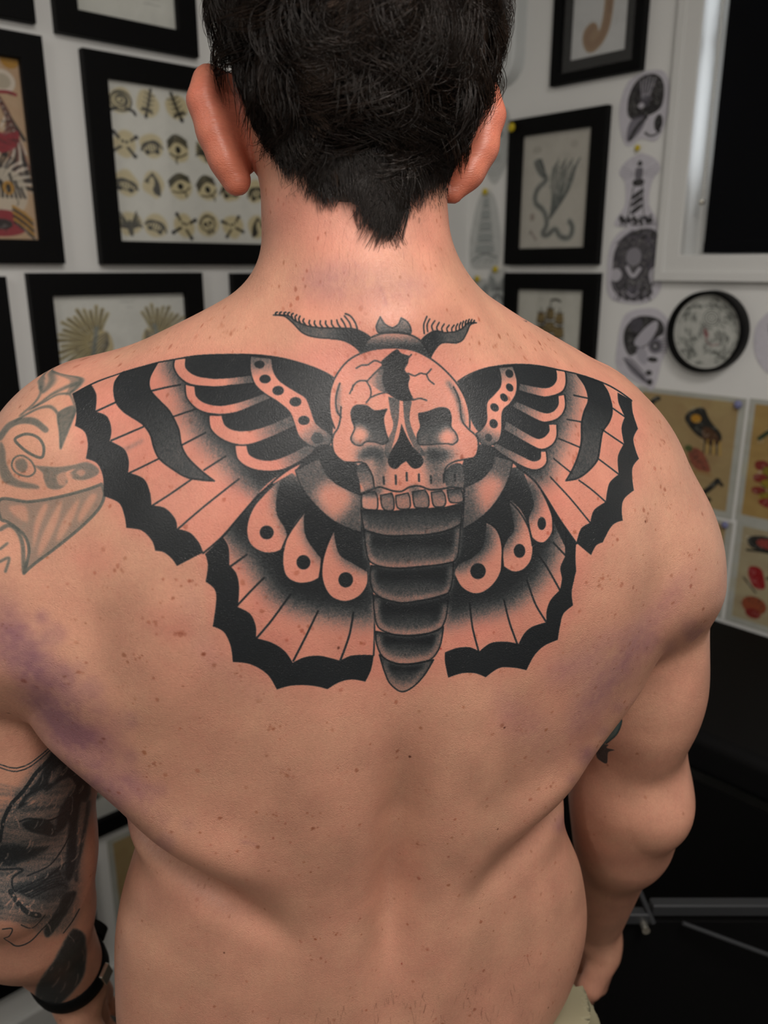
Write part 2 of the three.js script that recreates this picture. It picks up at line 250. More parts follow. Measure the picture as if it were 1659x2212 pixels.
    for (let i = 0; i < 24; i++) stroke(x, [262 + i * 2.2, 110 + i * 17, 300 + i, 118 + i * 17, 335, 112 + i * 17], 4, 'rgba(80,62,46,0.7)'); blob(x, [215, 290, 190, 360, 215, 430, 260, 420, 260, 310], 'rgba(118,160,158,0.85)'); for (let i = 0; i < 9; i++) stroke(x, [350, 240 + i * 16, 400, 230 + i * 14, 450, 200 + i * 26], 4, 'rgba(60,70,72,0.6)');
  }, 400),
  plain: () => print(256, 320, '#c9cbc6', (x) => { for (let i = 0; i < 12; i++) stroke(x, [60 + i * 10, 60 + (i % 3) * 20, 120, 160, 80 + i * 9, 260], 8, i % 2 ? 'rgba(50,48,44,0.7)' : 'rgba(150,140,110,0.6)'); }),
  stencil: (n) => print(400, 520, '#c9c7d0', (x) => {
    const K = 'rgba(18,17,20,0.92)', Gm = 'rgba(96,94,104,0.75)', W2 = 'rgba(198,196,206,0.9)';
    if (n === 0) { blob(x, [70, 330, 60, 160, 130, 40, 260, 20, 350, 90, 360, 230, 330, 300, 200, 330], K); for (let i = 0; i < 11; i++) stroke(x, [150 + i * 14, 40 + Math.abs(i - 5) * 6, 160 + i * 11, 120, 180 + i * 5, 200], 7, i % 2 ? W2 : Gm); disc(x, 215, 215, 52, 40, Gm); disc(x, 180, 240, 26, 20, W2); disc(x, 265, 235, 24, 24, K); blob(x, [90, 320, 230, 300, 220, 400, 110, 500, 70, 480], Gm); stroke(x, [110, 470, 150, 390, 230, 330], 26, K); blob(x, [225, 330, 330, 300, 345, 420, 300, 470, 240, 440], W2); disc(x, 330, 380, 34, 60, K); stroke(x, [230, 440, 280, 480, 350, 440], 14, K); }
    if (n === 1) { blob(x, [160, 240, 240, 240, 275, 440, 130, 440], W2); for (const [a, b] of [[300, 270], [350, 320], [405, 372]]) blob(x, [150, a, 255, b - 20, 262, b + 18, 145, a + 44], K); stroke(x, [160, 240, 128, 440], 9, K); stroke(x, [240, 240, 275, 440], 9, K); blob(x, [140, 190, 260, 190, 250, 240, 150, 240], K); blob(x, [160, 110, 240, 110, 236, 190, 164, 190], Gm); for (let i = 0; i < 4; i++) stroke(x, [168 + i * 20, 112, 168 + i * 20, 190], 5, K); blob(x, [165, 100, 200, 50, 238, 100], K); for (const s of [-1, 1]) for (let i = 0; i < 4; i++) stroke(x, [200 + s * 50, 140 + i * 8, 200 + s * 170, 96 + i * 32], 6, 'rgba(150,148,160,0.6)'); for (let i = 0; i < 46; i++) disc(x, 50 + rnd() * 300, 450 + rnd() * 60, 8 + rnd() * 16, 8 + rnd() * 10, rnd() < 0.6 ? K : Gm); }
    if (n === 2) { blob(x, [40, 300, 40, 150, 150, 40, 320, 20, 370, 120, 370, 260, 300, 300, 330, 400, 360, 460, 200, 520, 40, 440], 'rgba(52,50,56,0.9)'); for (let i = 0; i < 9; i++) stroke(x, [60 + i * 36, 120 - (i % 4) * 20, 120 + i * 24, 70, 170 + i * 22, 40 + (i % 3) * 26], 13, i % 2 ? K : Gm); stroke(x, [280, 100, 340, 160, 350, 240, 310, 280], 34, Gm); disc(x, 190, 210, 56, 60, 'rgba(150,148,156,0.85)'); disc(x, 70, 330, 44, 44, W2); stroke(x, [150, 280, 190, 360, 240, 290], 26, W2); for (let i = 0; i < 10; i++) stroke(x, [40 + i * 34, 380 + (i % 3) * 30, 100 + i * 22, 440, 70 + i * 30, 500], 11, i % 2 ? K : 'rgba(140,138,146,0.8)'); disc(x, 200, 450, 50, 40, Gm); stroke(x, [160, 440, 200, 480, 245, 440], 8, W2); }
    if (n === 3) { blob(x, [50, 120, 150, 40, 330, 60, 370, 150, 300, 190, 120, 330, 80, 300, 40, 220], K); disc(x, 140, 110, 56, 48, Gm); blob(x, [120, 230, 200, 130, 300, 60, 310, 130, 240, 240, 170, 260], W2); blob(x, [150, 260, 230, 250, 260, 340, 230, 380, 170, 340], 'rgba(170,168,178,0.95)'); disc(x, 300, 240, 56, 52, Gm); disc(x, 300, 240, 30, 28, K); disc(x, 300, 240, 12, 12, W2); for (let i = 0; i < 5; i++) stroke(x, [330, 200 + i * 18, 370, 190 + i * 22, 395, 200 + i * 16], 6, Gm); blob(x, [50, 330, 130, 330, 300, 480, 290, 510, 120, 430], Gm); stroke(x, [60, 340, 160, 400, 280, 500], 9, K); stroke(x, [90, 340, 190, 400, 280, 480], 8, W2); disc(x, 270, 420, 26, 18, K); disc(x, 285, 480, 20, 22, K); disc(x, 290, 330, 40, 18, K); }
    if (n === 4) { blob(x, [80, 200, 90, 80, 220, 30, 360, 80, 380, 300, 250, 330, 120, 300], K); for (let i = 0; i < 12; i++) stroke(x, [100 + i * 22, 60 + (i % 3) * 40, 150 + i * 14, 160, 110 + i * 20, 280], 9, i % 2 ? W2 : Gm); }
  }, 1300),
  sketch: (n) => print(300, 420, '#c3c6c4', (x) => {
    const g = 'rgba(96,102,102,0.62)', l = 'rgba(130,136,136,0.55)';
    if (n === 0) { for (let r = 0; r < 5; r++) { const y = 40 + r * 62, q = 26 + r * 16; stroke(x, [150 - q, y, 150, y - 22, 150 + q, y], 5, g); blob(x, [150 - q, y, 150 + q, y, 150 + q + 8, y + 40, 150, y + 50, 150 - q - 8, y + 40], l); stroke(x, [150 - q - 8, y + 42, 150, y + 54, 150 + q + 8, y + 42], 5, g); } stroke(x, [30, 380, 120, 330, 270, 360], 10, g); for (let i = 0; i < 12; i++) stroke(x, [20 + i * 22, 400 - (i % 3) * 24, 60 + i * 18, 350, 60 + i * 20, 390], 5, l); }
    if (n === 1) { for (let i = 0; i < 5; i++) { x.strokeStyle = g; x.lineWidth = 4; x.beginPath(); x.ellipse(150, 190, 130 - i * 18, 190 - i * 22, 0, 0, 7); x.stroke(); } disc(x, 105, 150, 26, 20, g); disc(x, 195, 150, 26, 20, g); for (let i = 0; i < 8; i++) stroke(x, [90 + i * 16, 260, 94 + i * 15, 310], 4, g); stroke(x, [150, 170, 130, 230, 170, 230], 6, g); }
    if (n === 2) { for (const s of [-1, 1]) { blob(x, [150, 180, 150 + s * 60, 60, 150 + s * 140, 50, 150 + s * 130, 170, 150 + s * 60, 230], l); for (let i = 0; i < 6; i++) stroke(x, [150 + s * 8, 190, 150 + s * (50 + i * 10), 90 + i * 20, 150 + s * 130, 60 + i * 24], 6, i % 2 ? 'rgba(50,52,54,0.8)' : g); blob(x, [150, 210, 150 + s * 90, 230, 150 + s * 100, 330, 150 + s * 30, 310], l); for (let i = 0; i < 4; i++) stroke(x, [150 + s * 10, 220, 150 + s * 60, 260 + i * 12, 150 + s * 90, 250 + i * 22], 6, 'rgba(60,62,64,0.75)'); } stroke(x, [150, 120, 150, 330], 14, 'rgba(44,46,48,0.85)'); for (let i = 0; i < 5; i++) stroke(x, [110, 350 + i * 10, 150, 360 + i * 10, 190, 350 + i * 10], 5, g); }
  }),
  sheet: (n) => print(512, 620, '#aeb0a8', (x, w, h) => {
    const K = 'rgba(20,22,18,0.93)', inset = n === 3 ? '#a3987a' : n === 1 ? '#a58850' : '#a08a60';
    x.fillStyle = inset; x.fillRect(n === 3 ? 30 : 26, 24, w - 56, h - 60);
    for (let i = 0; i < 80; i++) { x.fillStyle = `rgba(${rnd() < 0.5 ? '210,186,130' : '112,88,50'},0.06)`; x.beginPath(); x.ellipse(30 + rnd() * (w - 60), 30 + rnd() * (h - 80), 20 + rnd() * 50, 16 + rnd() * 40, 0, 0, 7); x.fill(); }
    if (n === 0) { stroke(x, [60, 110, 90, 60, 110, 50], 26, K); stroke(x, [70, 130, 100, 170], 20, '#7a4a36'); blob(x, [230, 120, 330, 50, 360, 130, 430, 190, 420, 250, 330, 230, 280, 190], K); disc(x, 300, 130, 24, 22, '#b07f22'); blob(x, [330, 150, 410, 190, 420, 260, 340, 250], '#4c3018'); for (let i = 0; i < 6; i++) stroke(x, [350 + i * 14, 230, 352 + i * 15, 300], 6, i % 2 ? '#b8933e' : K); blob(x, [270, 280, 340, 280, 380, 350, 400, 400, 330, 400, 290, 360], '#8a4c38'); disc(x, 280, 290, 20, 18, '#4f5a30'); stroke(x, [270, 430, 330, 400, 390, 410], 18, '#9b7c4e'); stroke(x, [430, 430, 400, 480, 350, 530], 26, K); stroke(x, [300, 550, 340, 520, 400, 540], 24, K); stroke(x, [430, 430, 450, 450], 18, K); disc(x, 300, 510, 24, 14, '#6a5420'); }
    if (n === 1) { stroke(x, [60, 190, 120, 120, 160, 110], 20, '#2c3a22'); stroke(x, [150, 90, 130, 260, 110, 420], 22, '#4e4a20'); for (let i = 0; i < 9; i++) blob(x, [50 + (i % 3) * 40, 300 + i * 22, 110 + (i % 3) * 40, 290 + i * 22, 120 + (i % 3) * 30, 340 + i * 20, 60 + (i % 3) * 30, 350 + i * 20], ['#7a2a1e', '#8a7a1e', '#2f3a20'][i % 3]); disc(x, 150, 500, 60, 26, '#7e231a'); blob(x, [210, 120, 330, 90, 400, 220, 350, 420, 230, 400], '#5d5a24'); for (let i = 0; i < 9; i++) stroke(x, [220 + i * 16, 120, 260 + i * 10, 260, 240 + i * 18, 420], 8, i % 2 ? K : '#9a7a28'); }
    if (n === 2) { blob(x, [380, 40, 450, 50, 470, 120, 430, 130, 390, 90], K); disc(x, 410, 100, 30, 26, '#7a3a26'); blob(x, [60, 120, 200, 80, 300, 200, 260, 380, 90, 360], '#6c4a26'); for (let i = 0; i < 9; i++) stroke(x, [80 + i * 22, 110, 110 + i * 16, 260, 80 + i * 24, 400], 8, i % 2 ? K : '#8c2c1e'); }
    if (n === 3) { blob(x, [50, 60, 240, 50, 250, 150, 170, 140, 60, 150], K); disc(x, 140, 100, 46, 28, '#8f3a32'); stroke(x, [60, 160, 150, 140, 240, 160], 14, K); blob(x, [70, 250, 130, 240, 150, 310, 160, 370, 110, 380, 80, 320], '#8a0d10'); stroke(x, [160, 300, 190, 270, 200, 250], 14, '#3a3a28'); stroke(x, [60, 330, 110, 390, 120, 400], 8, K); disc(x, 120, 480, 54, 54, '#8c4426'); disc(x, 120, 530, 34, 30, '#7a1c16'); for (let i = 0; i < 5; i++) blob(x, [290 + (i % 2) * 90, 90 + i * 100, 360 + (i % 2) * 60, 80 + i * 100, 370 + (i % 2) * 60, 150 + i * 100, 300 + (i % 2) * 60, 160 + i * 100], ['#7c1a16', '#2e3320', '#8c5a26'][i % 3]); }
    if (n === 4) { stroke(x, [470, 40, 380, 90, 420, 150, 370, 240, 400, 330], 30, K); stroke(x, [460, 60, 400, 100], 14, K); for (let i = 0; i < 8; i++) stroke(x, [120 + i * 26, 140, 160 + i * 18, 300, 120 + i * 28, 460], 10, i % 2 ? K : '#6e2f1c'); }
  }, 700),
  roundel: () => print(512, 512, '#b6b8b2', (x) => {
    for (let i = 0; i < 1500; i++) { const a = rnd() * 6.283, r = Math.sqrt(rnd()) * 225, cx = 256 + Math.cos(a) * r, cy = 256 + Math.sin(a) * r, t = a + 1.2 + 2.2 * (fbm(cx / 90, cy / 90, 2, 2) - 0.5), l = 8 + rnd() * 26, v = fbm(cx / 46, cy / 46, 7, 3); stroke(x, [cx, cy, cx + Math.cos(t) * l * 0.6, cy + Math.sin(t) * l * 0.6 + 3, cx + Math.cos(t + 0.5) * l, cy + Math.sin(t + 0.5) * l], 1.5 + rnd() * 3, v > 0.5 ? `rgba(44,50,46,${0.35 + rnd() * 0.4})` : `rgba(196,198,192,${0.4 + rnd() * 0.4})`); }
    for (let r = 0; r < 7; r++) { x.strokeStyle = r % 2 ? 'rgba(44,48,46,0.75)' : 'rgba(190,192,186,0.8)'; x.lineWidth = 5; x.beginPath(); x.ellipse(275, 165, 10 + r * 9, 8 + r * 8, 0.2, 0, 7); x.stroke(); } blob(x, [225, 225, 262, 250, 268, 300, 240, 290], 'rgba(112,44,48,0.7)', 3); stroke(x, [250, 300, 280, 350, 340, 330], 9, 'rgba(110,52,54,0.5)'); x.strokeStyle = 'rgba(205,207,200,0.95)'; x.lineWidth = 26; x.beginPath(); x.arc(256, 256, 242, 0, 7); x.stroke();
  }),
};
// ---------------------------------------------------------------- things on the walls
function ringShape(w, h, cw, ch) { const s = new THREE.Shape([[-w / 2, -h / 2], [w / 2, -h / 2], [w / 2, h / 2], [-w / 2, h / 2]].map(([x, y]) => new THREE.Vector2(x, y))); s.holes.push(new THREE.Path([[-cw / 2, -ch / 2], [-cw / 2, ch / 2], [cw / 2, ch / 2], [cw / 2, -ch / 2]].map(([x, y]) => new THREE.Vector2(x, y)))); return s; }
function framed(side, s0, s1, h0, h1, b, art, label, mat) {
  const w = Math.abs(s1 - s0), h = h1 - h0, at = (side === 'left' ? onLeft : onRight)((s0 + s1) / 2, (h0 + h1) / 2, 0);
  const t = thing('picture_frame', label, 'picture', at, side === 'left' ? TURN_LEFT : TURN_RIGHT, 'black framed pictures on the walls');
  part('frame', new THREE.ExtrudeGeometry(ringShape(w, h, w - 2 * b, h - 2 * b), { depth: 0.016, bevelEnabled: true, bevelSize: 0.0015, bevelThickness: 0.002, bevelSegments: 2 }), M.frame, t);
  part('paper', new THREE.BoxGeometry(w - 2 * b + 0.006, h - 2 * b + 0.006, 0.002), art, t, [0, 0, 0.005]);
  if (mat) part('mat', new THREE.ExtrudeGeometry(ringShape(w - 2 * b + 0.004, h - 2 * b + 0.004, w - 2 * b - 2 * mat, h - 2 * b - 2 * mat), { depth: 0.002, bevelEnabled: false }), M.frame, t, [0, 0, 0.0065]);
  part('glass', new THREE.BoxGeometry(w - 2 * b + 0.004, h - 2 * b + 0.004, 0.0016), M.glass, t, [0, 0, 0.0105]);
  return t;
}
framed('left', 0.969, 0.7235, 1.855, 2.18, 0.034, ART.note(), 'black frame high on the left wall showing pale paper with fine handwriting');
framed('left', 1.30, 1.0035, 1.861, 2.19, 0.034, ART.plain(), 'black frame cut by the upper left corner of the photo');
framed('left', 1.28, 0.9975, 1.509, 1.842, 0.034, ART.beast(), 'black frame with a tan print of a red-mouthed striped beast');
framed('left', 0.9315, 0.50, 1.508, 1.836, 0.036, ART.flash(), 'wide black frame with rows of small cream and black motifs');
framed('left', 1.058, 0.743, 1.225, 1.4915, 0.034, ART.chiefs(), 'black frame with two feather headdress heads above the left shoulder');
framed('left', 1.40, 1.095, 1.20, 1.4865, 0.034, ART.plain(), 'black frame at the left edge beside the feather headdress picture');
framed('left', 0.674, 0.37, 1.22, 1.490, 0.034, ART.plain(), 'black frame mostly hidden behind the left of the neck');
framed('left', 0.335, 0.033, 1.22, 1.4885, 0.034, ART.plain(), 'black frame whose edge shows just right of the neck');
framed('left', 1.26, 0.86, 0.414, 0.74, 0.034, ART.plain(), 'black frame low on the wall glimpsed between left arm and waist');
framed('left', 1.55, 1.075, 0.165, 0.37, 0.034, ART.plain(), 'black frame low on the wall at the bottom left corner');
framed('right', 0.2375, 0.449, 1.868, 2.20, 0.018, ART.seahorse(), 'black frame with a tan seahorse at top right', 0.024);
const serpentFrame = framed('right', 0.132, 0.3815, 1.509, 1.813, 0.033, ART.serpent(), 'black frame with a winged sea serpent, yellow pin on its corner');
framed('right', 0.135, 0.388, 1.185, 1.4895, 0.034, ART.ship(), 'black frame with a brown sailing ship above the right shoulder');

// papers pinned straight on the wall
const curvePts = (text) => text.trim().split(/\s+/).map((p) => new THREE.Vector2(...p.split(',').map(Number)));
function cutout(s, h, w, hh, outline, art, label, group, side = 'right') {   // outline in the unit square of the print
  const t = thing('paper_cutout', label, 'drawing', (side === 'left' ? onLeft : onRight)(s, h, 0.0012), side === 'left' ? TURN_LEFT : TURN_RIGHT, group);
  const spline = new THREE.SplineCurve([...curvePts(outline), curvePts(outline)[0]]), shape = new THREE.Shape(spline.getPoints(48).map((p) => new THREE.Vector2((p.x - 0.5) * w, (0.5 - p.y) * hh)));
  const g = new THREE.ExtrudeGeometry(shape, { depth: 0.0006, bevelEnabled: false }), pos = g.attributes.position, uv = g.attributes.uv;
  for (let i = 0; i < pos.count; i++) uv.setXY(i, pos.getX(i) / w + 0.5, pos.getY(i) / hh + 0.5);
  part('paper', g, art, t);
  return t;
}
const STENCILS = 'black and grey cutout drawings beside the window', PENCILS = 'grey pencil drawings by the corner';
cutout(0.4555, 1.80, 0.108, 0.132, '0.50,0.00 0.85,0.06 1.00,0.35 0.96,0.75 0.80,0.97 0.50,0.92 0.22,1.00 0.05,0.75 0.00,0.40 0.15,0.10', ART.stencil(0), 'round cutout drawing of a head in a headdress', STENCILS);
cutout(0.4575, 1.652, 0.096, 0.140, '0.50,0.02 0.80,0.10 0.98,0.25 0.82,0.40 0.78,0.70 0.98,0.90 0.90,1.00 0.10,1.00 0.02,0.90 0.22,0.70 0.18,0.40 0.02,0.25 0.20,0.10', ART.stencil(1), 'cutout drawing of a striped lighthouse on rocks', STENCILS);
cutout(0.464, 1.508, 0.128, 0.156, '0.50,0.02 0.85,0.00 0.98,0.20 0.95,0.55 1.00,0.80 0.80,0.97 0.45,1.00 0.08,0.92 0.00,0.60 0.02,0.28 0.20,0.08', ART.stencil(2), 'dark cutout drawing of a horse and mermaid with leaves', STENCILS);
cutout(0.498, 1.342, 0.118, 0.160, '0.30,0.02 0.70,0.00 0.95,0.15 1.00,0.42 0.90,0.65 0.80,1.00 0.60,0.98 0.05,0.80 0.00,0.45 0.08,0.12', ART.stencil(3), 'cutout drawing of a kneeling woman, left of the round frame', STENCILS);
cutout(0.787, 1.375, 0.118, 0.130, '0.30,0.02 0.70,0.02 0.98,0.25 0.98,0.70 0.70,0.97 0.30,0.97 0.04,0.70 0.02,0.30', ART.stencil(4), 'cutout drawing cut by the right edge of the photo', STENCILS);
cutout(0.058, 1.588, 0.098, 0.176, '0.50,0.00 0.75,0.10 0.92,0.40 1.00,0.70 0.92,0.97 0.50,1.00 0.08,0.97 0.00,0.70 0.10,0.35 0.28,0.08', ART.sketch(0), 'faint pencil drawing of a tall ship under a yellow pin', PENCILS);
cutout(0.080, 1.770, 0.088, 0.156, '0.50,0.00 0.85,0.05 1.00,0.35 0.90,0.75 0.60,1.00 0.40,1.00 0.10,0.75 0.00,0.35 0.15,0.05', ART.sketch(1), 'faint pencil drawing of a mask behind the right ear', PENCILS);
cutout(0.044, 1.432, 0.062, 0.088, '0.50,0.00 0.95,0.05 1.00,0.50 0.90,0.95 0.50,1.00 0.10,0.95 0.00,0.50 0.05,0.05', ART.sketch(2), 'left one of two pencil butterflies over the right shoulder', PENCILS);
cutout(0.103, 1.446, 0.062, 0.104, '0.50,0.00 0.95,0.05 1.00,0.50 0.90,0.95 0.50,1.00 0.10,0.95 0.00,0.50 0.05,0.05', ART.sketch(2), 'right one of two pencil butterflies, against the ship frame', PENCILS);
function poster(side, s0, s1, h0, h1, art, label) {
  const t = thing('art_print', label, 'poster', (side === 'left' ? onLeft : onRight)((s0 + s1) / 2, (h0 + h1) / 2, 0.001), side === 'left' ? TURN_LEFT : TURN_RIGHT, 'unframed coloured prints on the walls');
  part('paper', new THREE.BoxGeometry(Math.abs(s1 - s0), h1 - h0, 0.0007), art, t);
}
poster('right', 0.495, 0.7285, 1.022, 1.2625, ART.sheet(0), 'tan print with a figure and black animal beside the right upper arm');
poster('right', 0.7345, 0.968, 1.024, 1.2645, ART.sheet(1), 'golden print with red and green plants at the right edge');
poster('right', 0.497, 0.7325, 0.812, 1.017, ART.sheet(2), 'tan print almost hidden behind the right arm');
poster('right', 0.7395, 0.973, 0.812, 1.024, ART.sheet(3), 'pale print with red figures above the black table');
poster('left', 1.0305, 0.80, 0.10, 0.386, ART.sheet(4), 'yellow print low on the wall between left arm and waist');
function pin(s, h, material, label, r = 0.0075, off = 0.004) { const t = thing('push_pin', label, 'pin', onRight(s, h, off), TURN_RIGHT, 'push pins holding papers'); part('head', new THREE.SphereGeometry(r, 16, 12).scale(1, 1, 0.6), material, t, [0, 0, 0.004]); part('shaft', new THREE.CylinderGeometry(0.001, 0.001, 0.008, 8).rotateX(Math.PI / 2), M.chrome, t, [0, 0, -0.001]); }
pin(0.1445, 1.798, M.pinYellow, 'yellow pin on the corner of the sea serpent frame', 0.0095, 0.021);
pin(0.058, 1.672, M.pinYellow, 'yellow pin above the pencil ship'); pin(0.453, 1.728, M.pinYellow, 'pale yellow pin above the lighthouse drawing', 0.006);
pin(0.042, 1.476, M.pinYellow, 'yellow pin over the left pencil butterfly'); pin(0.098, 1.498, M.pinYellow, 'yellow pin over the right pencil butterfly');
pin(0.716, 1.251, M.pinBlue, 'bluish pin at the corner of the tan figure print', 0.008); pin(0.7195, 1.011, M.pinBlue, 'bluish pin at the corner of the hidden tan print', 0.007);
// round frame
{
  const t = thing('round_frame', 'round black frame with a grey engraved swirl picture', 'picture', onRight(0.641, 1.383, 0), TURN_RIGHT), R = 0.0745;
  const prof = [[R - 0.006, 0.004], [R - 0.004, 0.028], [R - 0.001, 0.030], [R + 0.002, 0.028], [R + 0.003, 0.0], [R - 0.006, 0.0], [R - 0.006, 0.004]].map(([a, b]) => new THREE.Vector2(a, b));
  part('rim', new THREE.LatheGeometry(prof, 72).rotateX(Math.PI / 2), M.frame, t);
  const face = new THREE.CylinderGeometry(R - 0.005, R - 0.005, 0.003, 64).rotateX(Math.PI / 2), pos = face.attributes.position, uv = face.attributes.uv;
  for (let i = 0; i < pos.count; i++) uv.setXY(i, pos.getX(i) / (2 * R) + 0.5, pos.getY(i) / (2 * R) + 0.5);
  part('picture', face, ART.roundel(), t, [0, 0, 0.011]);
}
// white plastic unit high by the corner
{
  const t = thing('wall_heater', 'white rounded plastic wall unit with vent slots beside the hair', 'heater', onRight(0.076, 2.06, 0), TURN_RIGHT);
  const s = new THREE.Shape(), w = 0.072, h = 0.168, r = 0.055; s.moveTo(-w, -h + r); s.quadraticCurveTo(-w, -h, -w + r, -h); s.lineTo(w - r, -h); s.quadraticCurveTo(w, -h, w, -h + r); s.lineTo(w, h - r); s.quadraticCurveTo(w, h, w - r, h); s.lineTo(-w + r, h); s.quadraticCurveTo(-w, h, -w, h - r);
  part('housing', new THREE.ExtrudeGeometry(s, { depth: 0.03, bevelEnabled: true, bevelSize: 0.006, bevelThickness: 0.008, bevelSegments: 4, curveSegments: 16 }), M.plastic, t);
  for (let i = 0; i < 7; i++) part('vent_slot', new RoundedBoxGeometry(0.10 - (i % 2) * 0.012, 0.006, 0.004, 2, 0.0015), M.slot, t, [0.004, -0.12 + i * 0.038, 0.0385]);
  part('knob', new RoundedBoxGeometry(0.02, 0.044, 0.022, 3, 0.006), M.frame, t, [-0.001, -0.118, 0.05]);
}
// black treatment table against the right wall and the folding stand in front of it
{
  const t = thing('treatment_table', 'black padded treatment table under the prints on the right', 'table', onRight(1.32, 0, 0.242), TURN_RIGHT);
  part('cushion', new RoundedBoxGeometry(1.5, 0.07, 0.44, 4, 0.02), M.vinyl, t, [0, 0.785, 0]);
  const drape = new THREE.PlaneGeometry(1.49, 0.735, 90, 8), p = drape.attributes.position;
  for (let i = 0; i < p.count; i++) { const x = p.getX(i), y = p.getY(i), k = (0.37 - y) / 0.74; p.setZ(i, (Math.sin(x * 31) * 0.012 + Math.sin(x * 13.7 + 1) * 0.014) * k); }
  drape.computeVertexNormals();
  part('drape', drape, M.sheet, t, [0, 0.3705, 0.212]);
  const end = new THREE.PlaneGeometry(0.42, 0.735, 30, 8), e = end.attributes.position;
  for (let i = 0; i < e.count; i++) e.setZ(i, Math.sin(e.getX(i) * 33) * 0.014 * (0.37 - e.getY(i)) / 0.74);
  end.computeVertexNormals(); end.rotateY(-Math.PI / 2);
  part('drape', end, M.sheet, t, [-0.745, 0.3705, 0]);
  for (const [a, b] of [[-0.68, -0.16], [0.68, -0.16], [-0.68, 0.16], [0.68, 0.16]]) part('leg', new THREE.CylinderGeometry(0.02, 0.02, 0.75, 14), M.steel, t, [a, 0.375, b]);
}
{
  const t = thing('folding_stand', 'folding stand with a grey metal rail and thin brace rods by the right hand', 'stand', new THREE.Vector3(0.45, 0, -0.855), 0);
  const rod = (a, b, r) => { const v = new THREE.Vector3().subVectors(b, a), g = new THREE.CylinderGeometry(r, r, v.length(), 12); g.applyQuaternion(new THREE.Quaternion().setFromUnitVectors(new THREE.Vector3(0, 1, 0), v.clone().normalize())); return g.translate((a.x + b.x) / 2, (a.y + b.y) / 2, (a.z + b.z) / 2); };
  const V = (x, y, z) => new THREE.Vector3(x, y, z);
  part('rail', new RoundedBoxGeometry(0.31, 0.017, 0.016, 2, 0.003), M.steel, t, [0.042, 0.726, 0]);
  part('rail', new RoundedBoxGeometry(0.085, 0.016, 0.015, 2, 0.003), M.steel, t, [-0.155, 0.716, 0.004]);
  part('pivot_bolt', new THREE.CylinderGeometry(0.005, 0.005, 0.026, 16).rotateX(Math.PI / 2), M.chrome, t, [-0.124, 0.710, 0.010]);
  part('brace_rod', rod(V(-0.137, 0.768, -0.012), V(-0.112, 0.712, 0.012), 0.0035), M.steel, t);
  part('brace_rod', rod(V(-0.075, 0.712, 0.012), V(0.17, 0.630, 0.045), 0.003), M.steel, t);
  part('shelf', new RoundedBoxGeometry(0.36, 0.012, 0.10, 2, 0.004), M.vinyl, t, [0.015, 0.34, 0.0]);
  part('front_panel', new RoundedBoxGeometry(0.36, 0.70, 0.008, 2, 0.003), M.vinyl, t, [0.015, 0.352, -0.006]);
  for (const a of [-0.165, 0.19]) part('leg', new RoundedBoxGeometry(0.014, 0.715, 0.014, 2, 0.003), M.vinyl, t, [a, 0.3575, 0.0]);
}
// ---------------------------------------------------------------- the man: a field of distances in his own axes (x to his right, y up, z out of his back)
const MAN = { at: new THREE.Vector3(-0.010, 0, -0.565), turn: THREE.MathUtils.degToRad(11) };
const smin = (a, b, k) => { const h = Math.max(k - Math.abs(a - b), 0) / k; return Math.min(a, b) - h * h * k * 0.25; };
// tapered capsule
function cone(px, py, pz, c) {
  const [ax, ay, az, ra, bx, by, bz, rb] = c;
  const dx = bx - ax, dy = by - ay, dz = bz - az, qx = px - ax, qy = py - ay, qz = pz - az;
  const t = clamp((qx * dx + qy * dy + qz * dz) / (dx * dx + dy * dy + dz * dz), 0, 1);
  return Math.hypot(qx - dx * t, qy - dy * t, qz - dz * t) - lerp(ra, rb, t);
}
const ball = (px, py, pz, cx, cy, cz, rx, ry, rz) => { const x = (px - cx) / rx, y = (py - cy) / ry, z = (pz - cz) / rz, q = Math.sqrt(x * x + y * y + z * z); return (q - 1) * q / Math.max(1e-6, Math.sqrt((x / rx) ** 2 + (y / ry) ** 2 + (z / rz) ** 2)); };
// trunk: [y, left, right, depth of the widest line, back, front, roundness]
const TRUNK = [
  [0.66, -0.175, 0.172, -0.01, 0.085, -0.115, 2.2],
  [0.78, -0.186, 0.160, -0.01, 0.092, -0.130, 2.2],
  [0.86, -0.202, 0.154, 0.000, 0.095, -0.145, 2.3],
  [0.915, -0.209, 0.175, 0.005, 0.096, -0.150, 2.35],
  [0.965, -0.207, 0.183, 0.008, 0.091, -0.148, 2.4],
  [1.02, -0.201, 0.174, 0.010, 0.089, -0.142, 2.4],
  [1.062, -0.188, 0.157, 0.012, 0.089, -0.138, 2.4],
  [1.090, -0.178, 0.151, 0.015, 0.092, -0.135, 2.4],
  [1.122, -0.187, 0.153, 0.020, 0.098, -0.135, 2.4],
  [1.16, -0.184, 0.150, 0.026, 0.104, -0.138, 2.4],
  [1.21, -0.216, 0.194, 0.030, 0.111, -0.140, 2.4],
  [1.26, -0.246, 0.228, 0.026, 0.116, -0.138, 2.4],
  [1.31, -0.236, 0.228, 0.014, 0.117, -0.130, 2.4],
  [1.36, -0.206, 0.198, 0.004, 0.114, -0.115, 2.4],
  [1.40, -0.167, 0.160, 0.002, 0.107, -0.095, 2.3],
  [1.44, -0.110, 0.098, 0.004, 0.096, -0.070, 2.2],
  [1.48, -0.060, 0.048, 0.004, 0.078, -0.050, 2.0],
  [1.54, -0.030, 0.015, -0.005, 0.030, -0.030, 2.0],
];
const STEP = 0.004, ROWS = [];
